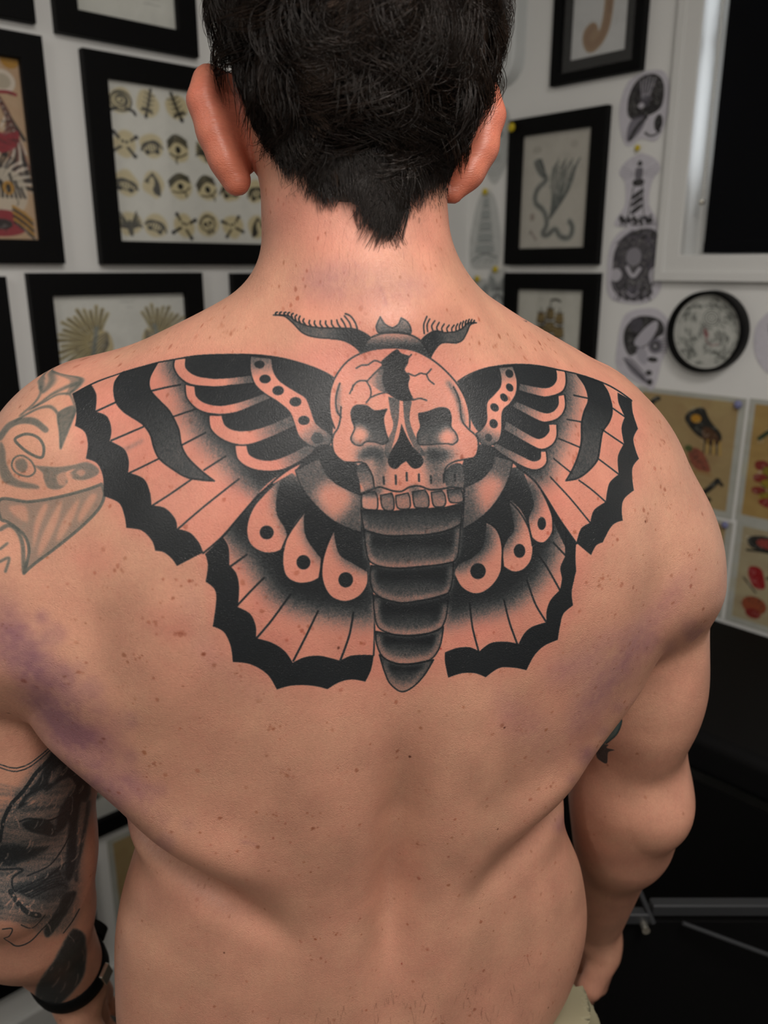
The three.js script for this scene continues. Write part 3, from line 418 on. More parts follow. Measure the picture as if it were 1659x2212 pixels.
{
  const at = (y, k) => {
    let i = 0; while (i < TRUNK.length - 2 && y > TRUNK[i + 1][0]) i++;
    const a = TRUNK[Math.max(0, i - 1)], b = TRUNK[i], c = TRUNK[i + 1], d = TRUNK[Math.min(TRUNK.length - 1, i + 2)], h = c[0] - b[0], t = clamp((y - b[0]) / h, 0, 1);
    const m0 = (c[k] - a[k]) / (c[0] - a[0]) * h, m1 = (d[k] - b[k]) / (d[0] - b[0]) * h;
    return b[k] * (2 * t ** 3 - 3 * t * t + 1) + m0 * (t ** 3 - 2 * t * t + t) + c[k] * (3 * t * t - 2 * t ** 3) + m1 * (t ** 3 - t * t);
  };
  for (let y = 0.60; y <= 1.60; y += STEP) ROWS.push([1, 2, 3, 4, 5, 6].map((k) => at(clamp(y, 0.66, 1.54), k)));
}
function trunk(x, y, z) {
  const f = clamp((y - 0.60) / STEP, 0, ROWS.length - 1.001), i = Math.floor(f), t = f - i, A = ROWS[i], B = ROWS[i + 1];
  const l = lerp(A[0], B[0], t), r = lerp(A[1], B[1], t), zm = lerp(A[2], B[2], t), zb = lerp(A[3], B[3], t), zf = lerp(A[4], B[4], t), n = lerp(A[5], B[5], t);
  const c = (l + r) / 2, a = (r - l) / 2, b = z > zm ? zb - zm : zm - zf;
  const u = Math.abs(x - c) / a, w = Math.abs(z - zm) / b, q = Math.pow(Math.pow(u, n) + Math.pow(w, n), 1 / n);
  let d = (q - 1) * Math.min(a, b) * 0.9;
  d += 0.06 * ss(1.47, 1.57, y);
  return d;
}
const YOKE = [[0.015, 1.455, 0.012, 0.052, 0.152, 1.396, -0.005, 0.042], [-0.015, 1.458, 0.012, 0.052, -0.168, 1.400, -0.005, 0.0425]];
const NECK = [-0.006, 1.42, 0.012, 0.066, -0.009, 1.60, -0.018, 0.0575];
// [right arm, left arm]: deltoid, upper arm, elbow, forearm, wrist
const ARM = [
  [[0.182, 1.350, -0.008, 0.052, 0.206, 1.28, -0.012, 0.054], [0.204, 1.29, -0.012, 0.054, 0.230, 1.16, -0.030, 0.051], [0.230, 1.16, -0.030, 0.051, 0.244, 1.055, -0.034, 0.039],
    [0.244, 1.055, -0.034, 0.039, 0.251, 0.985, -0.050, 0.0355], [0.251, 0.985, -0.050, 0.0355, 0.275, 0.80, -0.130, 0.0265]],
  [[-0.196, 1.372, -0.006, 0.056, -0.240, 1.29, -0.012, 0.060], [-0.238, 1.30, -0.012, 0.060, -0.262, 1.16, -0.036, 0.055], [-0.262, 1.16, -0.036, 0.055, -0.276, 1.06, -0.040, 0.044],
    [-0.276, 1.06, -0.040, 0.044, -0.288, 0.98, -0.066, 0.046], [-0.288, 0.98, -0.066, 0.046, -0.272, 0.82, -0.140, 0.029]],
];
const ELBOW = [[0.256, 1.040, 0.000, 0.013], [-0.284, 1.045, -0.004, 0.013]];
// hands: palm and five fingers, from the wrist down; right hand first, the left one is its mirror
function handOf(side, wx, wy, wz) {
  const P = (x, y, z) => [wx + side * x, wy + y, wz + z], seg = (a, ra, b, rb) => [...a, ra, ...b, rb], out = [];
  const palmA = P(0.000, -0.015, -0.004), palmB = P(-0.004, -0.072, -0.030);
  out.push(seg(P(0.002, -0.012, 0.012), 0.0190, P(0.004, -0.075, 0.000), 0.0135), seg(palmA, 0.0200, palmB, 0.0140), seg(P(-0.002, -0.012, -0.018), 0.0190, P(-0.006, -0.068, -0.056), 0.0135));
  const rows = [[0.004, -0.078, 0.003, 0.030, 0.8], [-0.001, -0.083, -0.018, 0.040, 1.0], [-0.004, -0.080, -0.038, 0.036, 0.95], [-0.006, -0.070, -0.057, 0.029, 0.78]];
  for (const [x, y, z, len, big] of rows) {
    const a = P(x, y, z), b = P(x - 0.008, y - len, z - 0.010), c = P(x - 0.022, y - len * 1.75, z - 0.016), d = P(x - 0.040, y - len * 2.1, z - 0.014);
    out.push(seg(a, 0.0102 * big, b, 0.0094 * big), seg(b, 0.0094 * big, c, 0.0084 * big), seg(c, 0.0084 * big, d, 0.0072 * big));
  }
  const t0 = P(0.000, -0.018, 0.020), t1 = P(-0.018, -0.048, 0.028), t2 = P(-0.028, -0.075, 0.022), t3 = P(-0.034, -0.094, 0.012);
  out.push(seg(t0, 0.0165, t1, 0.0130), seg(t1, 0.0115, t2, 0.0100), seg(t2, 0.0100, t3, 0.0082));
  return out;
}
const HAND = [handOf(1, 0.279, 0.792, -0.132), handOf(-1, -0.271, 0.812, -0.142)];
const EAR = [
  { mass: [0.072, 1.581, -0.026, 0.018, 0.030, 0.013], rim: [[0.070, 1.612, -0.030, 0.0070], [0.0850, 1.6115, -0.026, 0.0072], [0.0875, 1.598, -0.022, 0.0080], [0.0820, 1.578, -0.018, 0.0078], [0.0720, 1.562, -0.017, 0.0075], [0.0610, 1.549, -0.018, 0.0072]] },
  { mass: [-0.084, 1.584, -0.026, 0.018, 0.030, 0.013], rim: [[-0.086, 1.610, -0.030, 0.0075], [-0.0970, 1.6125, -0.026, 0.0080], [-0.1005, 1.600, -0.020, 0.0088], [-0.0955, 1.582, -0.016, 0.0088], [-0.0895, 1.566, -0.014, 0.0082], [-0.0830, 1.5535, -0.015, 0.0090]] },
];
function head(x, y, z) {
  const X = x + 0.003;
  let d = ball(X, y, z, 0, 1.668, -0.040, 0.0765, 0.100, 0.098);
  d = smin(d, ball(X, y, z, 0, 1.622, -0.020, 0.068, 0.066, 0.080), 0.03);
  d = smin(d, ball(X, y, z, 0, 1.590, -0.075, 0.058, 0.062, 0.060), 0.04);   // jaw
  d = smin(d, ball(X, y, z, 0, 1.545, -0.118, 0.024, 0.018, 0.022), 0.03);   // chin
  d = smin(d, cone(X, y, z, [0, 1.638, -0.134, 0.007, 0, 1.602, -0.150, 0.012]), 0.012);   // nose
  d = smin(d, ball(X, y, z, 0, 1.572, -0.131, 0.024, 0.008, 0.010), 0.008);  // lips
  for (const s of [-1, 1]) {
    d = smin(d, ball(X, y, z, s * 0.031, 1.632, -0.121, 0.013, 0.010, 0.009), 0.006);      // eyes
    d = smin(d, cone(X, y, z, [s * 0.012, 1.652, -0.132, 0.007, s * 0.05, 1.652, -0.112, 0.007]), 0.012);   // brows
  }
  return d;
}
function ears(x, y, z) {
  let d = 1;
  if (y < 1.53 || y > 1.64) return d;
  for (const e of EAR) {
    if (x * e.mass[0] < 0) continue;
    let q = ball(x, y, z, ...e.mass);
    for (let i = 0; i < e.rim.length - 1; i++) q = smin(q, cone(x, y, z, [...e.rim[i], ...e.rim[i + 1]]), 0.009);
    d = Math.min(d, q);
  }
  return d;
}
function arms(x, y, z) {
  if (Math.abs(x) < 0.10) return 1;
  const k = x > 0 ? 0 : 1;
  let d = 1;
  for (const c of ARM[k]) d = smin(d, cone(x, y, z, c), 0.045);
  const s = k ? -1 : 1;
  d = smin(d, ball(x, y, z, s * (k ? 0.262 : 0.238), 1.19, 0.008, 0.030, 0.085, 0.028), 0.03);   // triceps
  d = smin(d, cone(x, y, z, [ARM[k][3][0], ARM[k][3][1] - 0.02, ARM[k][3][2] + 0.0, 0.03, ...ELBOW[k]]), 0.05);
  if (y < 0.92) { let h = 1; for (const c of HAND[k]) h = smin(h, cone(x, y, z, c), 0.006); d = smin(d, h, 0.018); }
  return d;
}
function relief(x, y, z) {   // muscles, blades and the furrow of the spine: how much the skin is raised, in metres
  if (z < 0.0) return 0;
  const back = ss(0.0, 0.05, z), g = (cx, cy, sx, sy) => Math.exp(-(((x - cx) / sx) ** 2) - ((y - cy) / sy) ** 2);
  let h = 0;
  h -= (0.0035 + 0.0115 * ss(1.24, 1.14, y) * ss(0.98, 1.08, y)) * Math.exp(-(((x - 0.002 - 0.03 * (y - 1.13)) / 0.016) ** 2)) * ss(0.88, 1.0, y) * ss(1.46, 1.36, y);
  h += 0.0045 * Math.exp(-(((Math.abs(x) - 0.045) / 0.026) ** 2)) * ss(0.92, 1.02, y) * ss(1.30, 1.18, y);
  for (const s of [-1, 1]) {
    h += 0.006 * g(s * 0.125, 1.325, 0.055, 0.075);
    h -= 0.004 * g(s * 0.175, 1.285, 0.022, 0.05);
    h += 0.0035 * g(s * 0.06, 1.40, 0.05, 0.05);
    h += 0.004 * g(s * 0.13, 1.16, 0.06, 0.05);
  }
  h -= 0.010 * Math.exp(-(((y - 1.128 + 0.72 * (x + 0.174)) / 0.017) ** 2)) * ss(-0.055, -0.125, x);
  h += 0.006 * Math.exp(-(((y - 1.168 + 0.66 * (x + 0.174)) / 0.028) ** 2)) * ss(-0.03, -0.12, x);
  h -= 0.007 * Math.exp(-(((y - 1.108 - 0.58 * (x - 0.125)) / 0.018) ** 2)) * ss(0.035, 0.11, x);
  h += 0.005 * Math.exp(-(((y - 1.148 - 0.58 * (x - 0.125)) / 0.028) ** 2)) * ss(0.03, 0.11, x);
  h += 0.003 * g(0, 1.475, 0.03, 0.02);
  return h * back;
}
function skin(x, y, z) {
  let d = trunk(x, y, z);
  for (const c of YOKE) d = smin(d, cone(x, y, z, c), 0.05);
  d -= relief(x, y, z);
  d = smin(d, arms(x, y, z), y > 1.27 ? 0.045 : lerp(0.006, 0.045, ss(1.20, 1.27, y)));
  if (y > 1.38) { d = smin(d, cone(x, y, z, NECK), 0.024); d = smin(d, head(x, y, z), 0.03); d = smin(d, ears(x, y, z), 0.006); }
  return d;
}
const cutSkin = (x, y, z) => { const d = skin(x, y, z); return Math.abs(x) < 0.225 ? Math.max(d, 0.80 - y) : d; };

// surface nets on a grid whose lines may be spaced unevenly; blocks far from the skin are skipped
function skinNet(field, xs, ys, zs) {
  const nx = xs.length, ny = ys.length, nz = zs.length, B = 6, val = new Float32Array(nx * ny * nz).fill(9), id = (i, j, k) => (j * nz + k) * nx + i;
  for (let j = 0; j < ny; j += B) for (let k = 0; k < nz; k += B) for (let i = 0; i < nx; i += B) {
    const i1 = Math.min(nx - 1, i + B), j1 = Math.min(ny - 1, j + B), k1 = Math.min(nz - 1, k + B);
    const mid = field((xs[i] + xs[i1]) / 2, (ys[j] + ys[j1]) / 2, (zs[k] + zs[k1]) / 2), reach = Math.hypot(xs[i1] - xs[i], ys[j1] - ys[j], zs[k1] - zs[k]) / 2;
    const full = Math.abs(mid) < reach * 1.5 + 0.004;
    for (let c = j; c < Math.min(ny, j + B); c++) for (let b = k; b < Math.min(nz, k + B); b++) for (let a = i; a < Math.min(nx, i + B); a++) val[id(a, c, b)] = full ? field(xs[a], ys[c], zs[b]) : mid;
  }
  const pos = [], cell = new Int32Array(nx * ny * nz).fill(-1), tri = [];
  const E = [[0, 1], [2, 3], [4, 5], [6, 7], [0, 2], [1, 3], [4, 6], [5, 7], [0, 4], [1, 5], [2, 6], [3, 7]];
  for (let j = 0; j < ny - 1; j++) for (let k = 0; k < nz - 1; k++) for (let i = 0; i < nx - 1; i++) {
    const at = id(i, j, k), v = [val[at], val[at + 1], val[id(i, j + 1, k)], val[id(i + 1, j + 1, k)], val[id(i, j, k + 1)], val[id(i + 1, j, k + 1)], val[id(i, j + 1, k + 1)], val[id(i + 1, j + 1, k + 1)]];
    let neg = 0; for (let n = 0; n < 8; n++) if (v[n] < 0) neg++;
    if (neg === 0 || neg === 8) continue;
    let sx = 0, sy = 0, sz = 0, n = 0;
    for (const [a, b] of E) {
      if ((v[a] < 0) === (v[b] < 0)) continue;
      const t = v[a] / (v[a] - v[b]);
      sx += lerp(a & 1, b & 1, t); sy += lerp((a >> 1) & 1, (b >> 1) & 1, t); sz += lerp(a >> 2, b >> 2, t); n++;
    }
    cell[at] = pos.length / 3;
    pos.push(lerp(xs[i], xs[i + 1], sx / n), lerp(ys[j], ys[j + 1], sy / n), lerp(zs[k], zs[k + 1], sz / n));
  }
  const quad = (a, b, c, d, flip) => { if (a < 0 || b < 0 || c < 0 || d < 0) return; if (flip) tri.push(a, c, b, a, d, c); else tri.push(a, b, c, a, c, d); };
  for (let j = 1; j < ny - 1; j++) for (let k = 1; k < nz - 1; k++) for (let i = 1; i < nx - 1; i++) {
    const at = id(i, j, k), s = val[at] < 0;
    if (s !== (val[at + 1] < 0)) quad(cell[id(i, j - 1, k - 1)], cell[id(i, j, k - 1)], cell[at], cell[id(i, j - 1, k)], !s);
    if (s !== (val[id(i, j + 1, k)] < 0)) quad(cell[id(i - 1, j, k - 1)], cell[id(i - 1, j, k)], cell[at], cell[id(i, j, k - 1)], !s);
    if (s !== (val[id(i, j, k + 1)] < 0)) quad(cell[id(i - 1, j - 1, k)], cell[id(i, j - 1, k)], cell[at], cell[id(i - 1, j, k)], !s);
  }
  const P = new Float32Array(pos), N = new Float32Array(pos.length), e = 0.0006;
  for (let v = 0; v < P.length; v += 3) {
    for (let pass = 0; pass < 3; pass++) {
      const x = P[v], y = P[v + 1], z = P[v + 2], d = field(x, y, z);
      let gx = field(x + e, y, z) - field(x - e, y, z), gy = field(x, y + e, z) - field(x, y - e, z), gz = field(x, y, z + e) - field(x, y, z - e);
      const l = Math.hypot(gx, gy, gz) || 1, slope = l / (2 * e);
      gx /= l; gy /= l; gz /= l;
      N[v] = gx; N[v + 1] = gy; N[v + 2] = gz;
      const m = clamp(d / Math.max(slope, 0.4), -0.002, 0.002);
      if (pass < 2) { P[v] -= gx * m; P[v + 1] -= gy * m; P[v + 2] -= gz * m; }
    }
  }
  return { P, N, tri: new Uint32Array(tri) };
}
const steps = (a, b, d) => { const n = Math.ceil((b - a) / d); return Array.from({ length: n + 1 }, (_, i) => a + (b - a) * i / n); };
// ---------------------------------------------------------------- tattoo sheets: drawn flat, like the stencil they came from
const SHEET = { x: -30, y: 400, k: 2048 / 1590, w: 2048, h: 2340 };
function pen(ctx, x0, y0, k, sheet = SHEET) {   // a pen whose numbers are in one detail of the drawing
  const S = sheet.k * k, at = () => ctx.setTransform(S, 0, 0, S, (x0 - sheet.x) * sheet.k, (y0 - sheet.y) * sheet.k);
  const read = (t) => t.trim().split(/\s+/).map((p) => { const [x, y] = p.replace('!', '').split(',').map(Number); return [x, y, p.endsWith('!')]; });
  function trace(text, closed) {
    const p = typeof text === 'string' ? read(text) : text, n = p.length, get = (i) => closed ? p[(i + n) % n] : p[clamp(i, 0, n - 1)];
    ctx.beginPath(); ctx.moveTo(p[0][0], p[0][1]);
    for (let i = 0; i < (closed ? n : n - 1); i++) {
      const a = get(i - 1), b = get(i), c = get(i + 1), d = get(i + 2), T = 6;
      const b1 = b[2] ? [b[0], b[1]] : [b[0] + (c[0] - a[0]) / T, b[1] + (c[1] - a[1]) / T], c1 = c[2] ? [c[0], c[1]] : [c[0] - (d[0] - b[0]) / T, c[1] - (d[1] - b[1]) / T];
      ctx.bezierCurveTo(b1[0], b1[1], c1[0], c1[1], c[0], c[1]);
    }
    if (closed) ctx.closePath();
  }
  const ink = (a) => { ctx.globalCompositeOperation = 'source-over'; ctx.fillStyle = ctx.strokeStyle = `rgba(0,0,0,${a})`; };
  const api = {
    fill(t, a = 0.94, blur = 0) { at(); ink(a); if (blur) ctx.filter = `blur(${blur}px)`; trace(t, true); ctx.fill(); ctx.filter = 'none'; },
    erase(t, a = 1, blur = 0) { at(); ink(a); ctx.globalCompositeOperation = 'destination-out'; if (blur) ctx.filter = `blur(${blur}px)`; trace(t, true); ctx.fill(); ctx.filter = 'none'; ctx.globalCompositeOperation = 'source-over'; },
    line(t, w = 9, a = 0.92, blur = 0) { at(); ink(a); ctx.lineWidth = w; ctx.lineCap = ctx.lineJoin = 'round'; if (blur) ctx.filter = `blur(${blur}px)`; trace(t, false); ctx.stroke(); ctx.filter = 'none'; },
    rub(t, w, a, blur) { at(); ink(a); ctx.globalCompositeOperation = 'destination-out'; ctx.lineWidth = w; ctx.lineCap = 'round'; ctx.filter = `blur(${blur}px)`; trace(t, false); ctx.stroke(); ctx.filter = 'none'; ctx.globalCompositeOperation = 'source-over'; },
    outline(t, w = 9, a = 0.92) { at(); ink(a); ctx.lineWidth = w; ctx.lineJoin = 'round'; trace(t, true); ctx.stroke(); },
    dot(x, y, rx, ry = rx, a = 0.94, turn = 0) { at(); ink(a); ctx.beginPath(); ctx.ellipse(x, y, rx, ry, turn, 0, 7); ctx.fill(); },
    fade(t, x1, y1, a1, x2, y2, a2) { at(); ctx.globalCompositeOperation = 'source-over'; const g = ctx.createLinearGradient(x1, y1, x2, y2); g.addColorStop(0, `rgba(0,0,0,${a1})`); g.addColorStop(1, `rgba(0,0,0,${a2})`); ctx.fillStyle = g; trace(t, true); ctx.fill(); },
    within(t, draw) { ctx.save(); at(); trace(t, true); ctx.clip(); draw(); ctx.restore(); },
  };
  return api;
}
function drawMoth(ctx) {
  const A = pen(ctx, 140, 640, 600 / 1659), B = pen(ctx, 560, 640, 600 / 1659), C = pen(ctx, 900, 640, 600 / 1659), D = pen(ctx, 420, 1040, 500 / 1659), E = pen(ctx, 780, 1040, 500 / 1659);
  // ---- hind wing, his left
  const dAll = '205,395! 330,240 440,110 560,20! 700,-60! 900,80 1210,300! 1290,600 1290,1245! 1200,1243 1120,1250 1045,1285! 900,1250 790,1260 705,1300! 650,1220 560,1160 440,1125! 440,1040 400,950 310,900! 320,760 300,660 250,600! 250,470';
  D.within(dAll, () => { D.fill('150,250 330,140 560,-60 900,20 1300,300 1330,600 1330,955 1160,985 1000,965 800,930 605,850 480,705 375,540 255,430', 0.94, 26); });
  D.fill('205,400! 245,470 250,600! 300,660 320,760 310,900! 400,950 440,1040 440,1125! 560,1160 650,1220 705,1300! 790,1260 900,1250 1045,1285! 1120,1250 1200,1243 1285,1245! 1265,1350 1225,1435! 1130,1420 1040,1440 955,1490! 870,1468 780,1460 680,1465 590,1490! 520,1380 400,1310 275,1295! 260,1180 210,1080 130,1040! 155,850 140,770 78,720! 95,600 75,520!', 0.96);
  for (const v of ['255,612 375,525', '310,885 400,790 500,690', '445,1125 560,990 690,810', '710,1285 800,1110 885,930', '1048,1280 1110,1100 1140,940']) D.line(v, 15, 0.9);
  const petalsD = ['625,-20! 500,100 420,200 380,330 400,440 480,500 570,506 640,475! 660,400 650,340 590,230 590,100', '805,190! 700,330 650,460 636,580 662,680 740,725 830,718 888,690! 905,560 880,520 800,400 785,270', '1003,360! 950,480 920,600 925,720 980,820 1080,856 1180,820 1235,740 1238,650! 1140,590 1045,530 1010,430'];
  const cutsD = ['600,-20 700,-20 760,330 690,420 640,300 590,170', '830,150 940,250 960,540 900,560 850,470 790,330', '1020,320 1150,380 1290,640 1200,625 1090,575 1030,470'];
  petalsD.forEach((p, i) => { D.erase(p); D.within(p, () => D.fill(cutsD[i], 0.9, 16)); });
  D.line('830,165 700,340 645,440 618,510', 13, 0.9); D.line('1010,320 950,450 915,560 900,700', 13, 0.9);
  D.dot(518, 365, 50, 50); D.dot(780, 580, 50, 52); D.dot(1085, 705, 53, 55);
  D.line('1285,1245 1292,1000 1280,800', 12, 0.9); D.line('45,512 205,395 330,240 440,110 560,20', 13, 0.94);
  // ---- hind wing, his right
  const eAll = '1118,-103! 1240,0 1350,120 1470,345! 1465,450 1465,540! 1430,620 1440,700 1425,780! 1360,850 1330,930 1330,1010! 1230,1040 1170,1090 1130,1165! 1040,1150 930,1160 850,1220! 780,1190 680,1195 600,1225! 595,1040 625,800! 660,580 700,300 900,100 1000,-60';
  E.within(eAll, () => E.fill('1090,-160 1250,-40 1380,120 1450,330 1415,450 1335,630 1195,800 1035,900 800,955 560,980 560,500 700,150 980,-160', 0.94, 24));
  E.fill('1470,345! 1465,450 1465,540! 1430,620 1440,700 1425,780! 1360,850 1330,930 1330,1010! 1230,1040 1170,1090 1130,1165! 1040,1150 930,1160 850,1220! 780,1190 680,1195 600,1225! 602,1300 625,1405! 720,1375 820,1375 895,1405! 990,1340 1090,1335 1185,1352! 1240,1250 1310,1180 1410,1135! 1425,1040 1450,950 1520,890! 1510,800 1525,720 1545,640! 1540,550 1545,450!', 0.96);
  for (const v of ['1465,530 1380,440', '1425,780 1330,610 1270,530', '1325,1005 1250,880 1190,710', '1120,1165 1065,1010 1025,850', '845,1220 800,1050 780,870']) E.line(v, 13, 0.9);
  const petalsE = ['900,300! 970,350 1010,470 1005,620 960,720 880,790 800,800 720,750 673,660! 700,600 800,550 880,460', '1060,130! 1140,200 1200,320 1225,450 1215,560 1160,630 1090,645 1026,610! 1020,500 1050,420 1100,330', '1165,-60! 1265,30 1330,130 1370,250 1370,360 1320,430 1270,432 1228,400! 1205,270 1240,150'];
  const cutsE = ['880,280 950,360 920,480 840,560 700,640 640,600 700,350', '1040,110 1130,210 1130,320 1080,410 1000,520 960,300', '1180,-30 1270,60 1265,170 1215,280 1150,240'];
  petalsE.forEach((p, i) => { E.erase(p); E.within(p, () => E.fill(cutsE[i], 0.88, 16)); });
  E.line('1020,100 1130,210 1200,330 1228,460', 12, 0.92); E.line('890,280 975,350 1012,470 1008,640', 12, 0.92); E.line('1265,10 1335,130 1375,260 1378,380', 11, 0.92);
  E.dot(840, 645, 55, 57); E.dot(1135, 498, 41, 50); E.dot(1297, 303, 31, 46);
  E.fill('1250,0! 1370,130 1480,350! 1470,480! 1400,330 1330,150', 0.92);
  // ---- fore wing, his left
  const aAll = '155,528! 330,452 500,405 650,378 800,355 1000,347 1150,352 1300,372 1450,415 1600,485! 1600,830! 1540,920 1330,1040 1180,1150 945,1430 825,1530! 800,1470 745,1410 670,1390! 660,1330 600,1265 520,1250! 510,1170 470,1090 375,1055! 380,980 350,910 265,865! 275,800 250,720 183,690! 190,640 190,580';
  A.erase(aAll);
  A.within(aAll, () => A.fill('625,300 1000,260 1640,400 1680,830 1560,960 1340,1090 1190,1190 1085,1110 1000,975 890,870 805,745 715,600 665,480', 0.94, 22));
  A.within(aAll, () => { A.fill('560,380 650,370 690,560 620,480', 0.35, 16); A.fill('700,640 800,700 980,920 1100,1060 1060,1120 900,960 740,780', 0.45, 26); });
  A.fill('155,528! 190,580 190,640 183,690! 250,720 275,800 265,865! 350,910 380,980 375,1055! 470,1090 510,1170 520,1250! 600,1265 660,1330 670,1390! 745,1410 800,1470 825,1530! 668,1612! 640,1570 590,1530 540,1520! 520,1460 460,1400 368,1385! 355,1310 320,1235 230,1195! 225,1080 190,1000 125,970! 138,880 118,810 60,775! 72,700 65,640 35,588! 95,556!', 0.95);
  A.fade('315,455! 295,540 305,630 350,690 430,740 470,770 510,830 530,900 565,970 640,1030 740,1085 892,1103! 810,1040 730,960 695,890 680,800 655,740 620,680 560,620 510,560 505,490 540,400!', 430, 620, 0.94, 660, 900, 0.72);
  A.outline('315,455! 295,540 305,630 350,690 430,740 470,770 510,830 530,900 565,970 640,1030 740,1085 892,1103! 810,1040 730,960 695,890 680,800 655,740 620,680 560,620 510,560 505,490 540,400!', 10, 0.9);
  for (const v of ['183,690 300,635', '275,862 465,780', '380,1058 560,970', '525,1250 640,1175 760,1090', '675,1390 850,1240 1040,1090', '510,568 600,545 690,528', '650,718 780,675', '700,888 840,815', '830,1038 960,955']) A.line(v, 11, 0.88);
  A.line('340,925 400,895 460,862', 14, 0.28, 4);
  const loopsA = [
    ['650,380! 650,430 690,490 760,530 900,542 1000,532 1130,520!', '1120,470! 1000,484 900,490 790,475 725,430 720,372!'],
    ['718,530! 730,610 800,680 900,705 1020,695 1150,645 1250,605!', '1195,578! 1080,620 950,650 850,640 790,600 778,542!'],
    ['860,715! 870,790 930,850 1020,885 1110,885 1240,840 1400,765!', '1350,712! 1220,770 1110,800 1020,800 960,770 940,714!'],
    ['1015,895! 1030,970 1090,1020 1180,1045 1290,1040 1400,990 1525,905!', '1450,885! 1370,930 1260,975 1170,975 1105,945 1088,893!']];
  const greysA = [[960, 510, 1090, 500], [1010, 670, 1170, 620], [1130, 850, 1300, 770], [1270, 1010, 1420, 930]];
  loopsA.forEach(([o, i], n) => { A.erase(o + ' ' + i); A.fade(o + ' ' + i, greysA[n][0], greysA[n][1], 0, greysA[n][2], greysA[n][3], 0.6); A.line(o.replace(/!/g, ''), 9, 0.9); A.line(i.replace(/!/g, ''), 7, 0.85); });
  const stripeA = '1110,358! 1112,450 1140,530 1200,585 1270,630 1340,690 1370,760 1400,840 1460,890 1520,910 1575,890 1592,860 1590,830 1560,805 1500,760 1470,680 1440,610 1380,570 1290,510 1250,450 1240,372!';
  A.erase(stripeA); A.fade(stripeA, 1180, 480, 0, 1170, 380, 0.55); A.fade(stripeA, 1440, 770, 0, 1540, 880, 0.62); A.outline(stripeA, 8, 0.85);
  A.dot(1165, 408, 31, 23, 0.9); A.dot(1198, 495, 34, 26); A.dot(1275, 565, 34, 28); A.dot(1378, 632, 35, 28); A.dot(1428, 743, 34, 28); A.dot(1508, 848, 37, 34, 0.6);
  A.line('35,585 180,515 330,452 500,405 650,378 800,355 1000,347 1150,352 1300,372 1450,415 1550,455 1605,487', 9, 0.93);
  A.line('825,1535 945,1430 1100,1250 1230,1120 1330,1040 1420,990', 11, 0.93);
  // ---- fore wing, his right
  const cAll = '245,510! 400,435 500,415 600,408 720,415 850,438 960,465 1060,495 1205,575! 1210,640 1245,720! 1225,790 1240,880! 1205,960 1210,1065! 1150,1120 1130,1230! 1060,1280 1040,1355! 985,1390 958,1475! 860,1340 760,1180 700,1100 600,1020! 470,900 360,800 310,700';
  C.erase(cAll);
  C.within(cAll, () => { C.fill('200,480 500,340 880,360 915,470 905,600 880,720 830,860 790,980 735,1110 560,1060 420,920 300,780', 0.94, 20); C.fill('900,420 950,440 960,600 920,760 880,900 830,1000 760,1130 720,1080 800,900', 0.42, 20); });
  C.fill('1205,575! 1210,640 1245,720! 1225,790 1240,880! 1205,960 1210,1065! 1150,1120 1130,1230! 1060,1280 1040,1355! 985,1390 958,1475! 1045,1547! 1075,1490 1115,1470! 1170,1370 1232,1340! 1225,1270 1240,1210 1300,1160! 1290,1030 1330,970! 1310,920 1295,850 1320,790! 1290,700 1285,622!', 0.95);
  const hornC = '960,470! 1010,540 1028,620 1000,690 985,760 985,870 965,960 930,1040 893,1102! 960,1090 1020,1050 1080,980 1095,900 1110,810 1150,750 1170,680 1150,580 1110,515!';
  C.fade(hornC, 1090, 640, 0.94, 1010, 880, 0.7); C.outline(hornC, 10, 0.9);
  for (const v of ['1175,670 1245,720', '1105,795 1240,885', '1090,975 1210,1065', '970,1100 1050,1160 1130,1230', '800,1080 920,1210 1040,1355', '940,590 1025,610', '900,735 985,750', '850,850 980,905', '820,970 930,1060']) C.line(v, 9, 0.88);
  const loopsC = [
    ['892,450! 895,520 870,570 800,600 740,600 610,565!', '620,520! 740,545 800,540 835,500 835,442!'],
    ['885,588! 890,660 860,720 800,750 730,745 570,660!', '600,628! 750,692 810,690 845,650 845,598!'],
    ['840,768! 840,840 810,890 750,915 690,895 525,800!', '535,745! 700,840 750,845 790,810 790,768!'],
    ['775,928! 778,990 740,1030 680,1035 600,1000 450,905!', '485,880! 620,950 690,982 735,970 740,928!']];
  const greysC = [[770, 575, 640, 540], [760, 720, 620, 650], [720, 870, 580, 780], [660, 1010, 520, 920]];
  loopsC.forEach(([o, i], n) => { C.erase(o + ' ' + i); C.fade(o + ' ' + i, greysC[n][0], greysC[n][1], 0, greysC[n][2], greysC[n][3], 0.6); C.line(o.replace(/!/g, ''), 9, 0.9); C.line(i.replace(/!/g, ''), 7, 0.85); });
  const stripeC = '490,425! 505,480 500,540 460,590 420,640 420,740 395,790 357,822! 380,870 420,898 470,878 495,860 510,800 515,690 560,640 595,580 600,500 575,418!';
  C.erase(stripeC); C.fade(stripeC, 550, 520, 0, 530, 430, 0.5); C.fade(stripeC, 455, 780, 0, 410, 870, 0.65); C.outline(stripeC, 8, 0.85);
  C.dot(555, 462, 22, 26, 0.9, -0.6); C.dot(557, 545, 20, 26, 0.94, -0.6); C.dot(523, 605, 20, 27, 0.94, -0.7); C.dot(467, 665, 22, 28, 0.94, -0.8); C.dot(462, 762, 24, 28, 0.94, -0.5); C.dot(432, 845, 21, 24, 0.75, -0.5);
  C.line('245,510 300,475 400,435 500,415 600,408 720,415 850,438 960,465 1060,495 1150,530 1220,572 1285,622', 8, 0.93);
  C.line('958,1478 860,1340 760,1180 700,1100 600,1020', 11, 0.93);
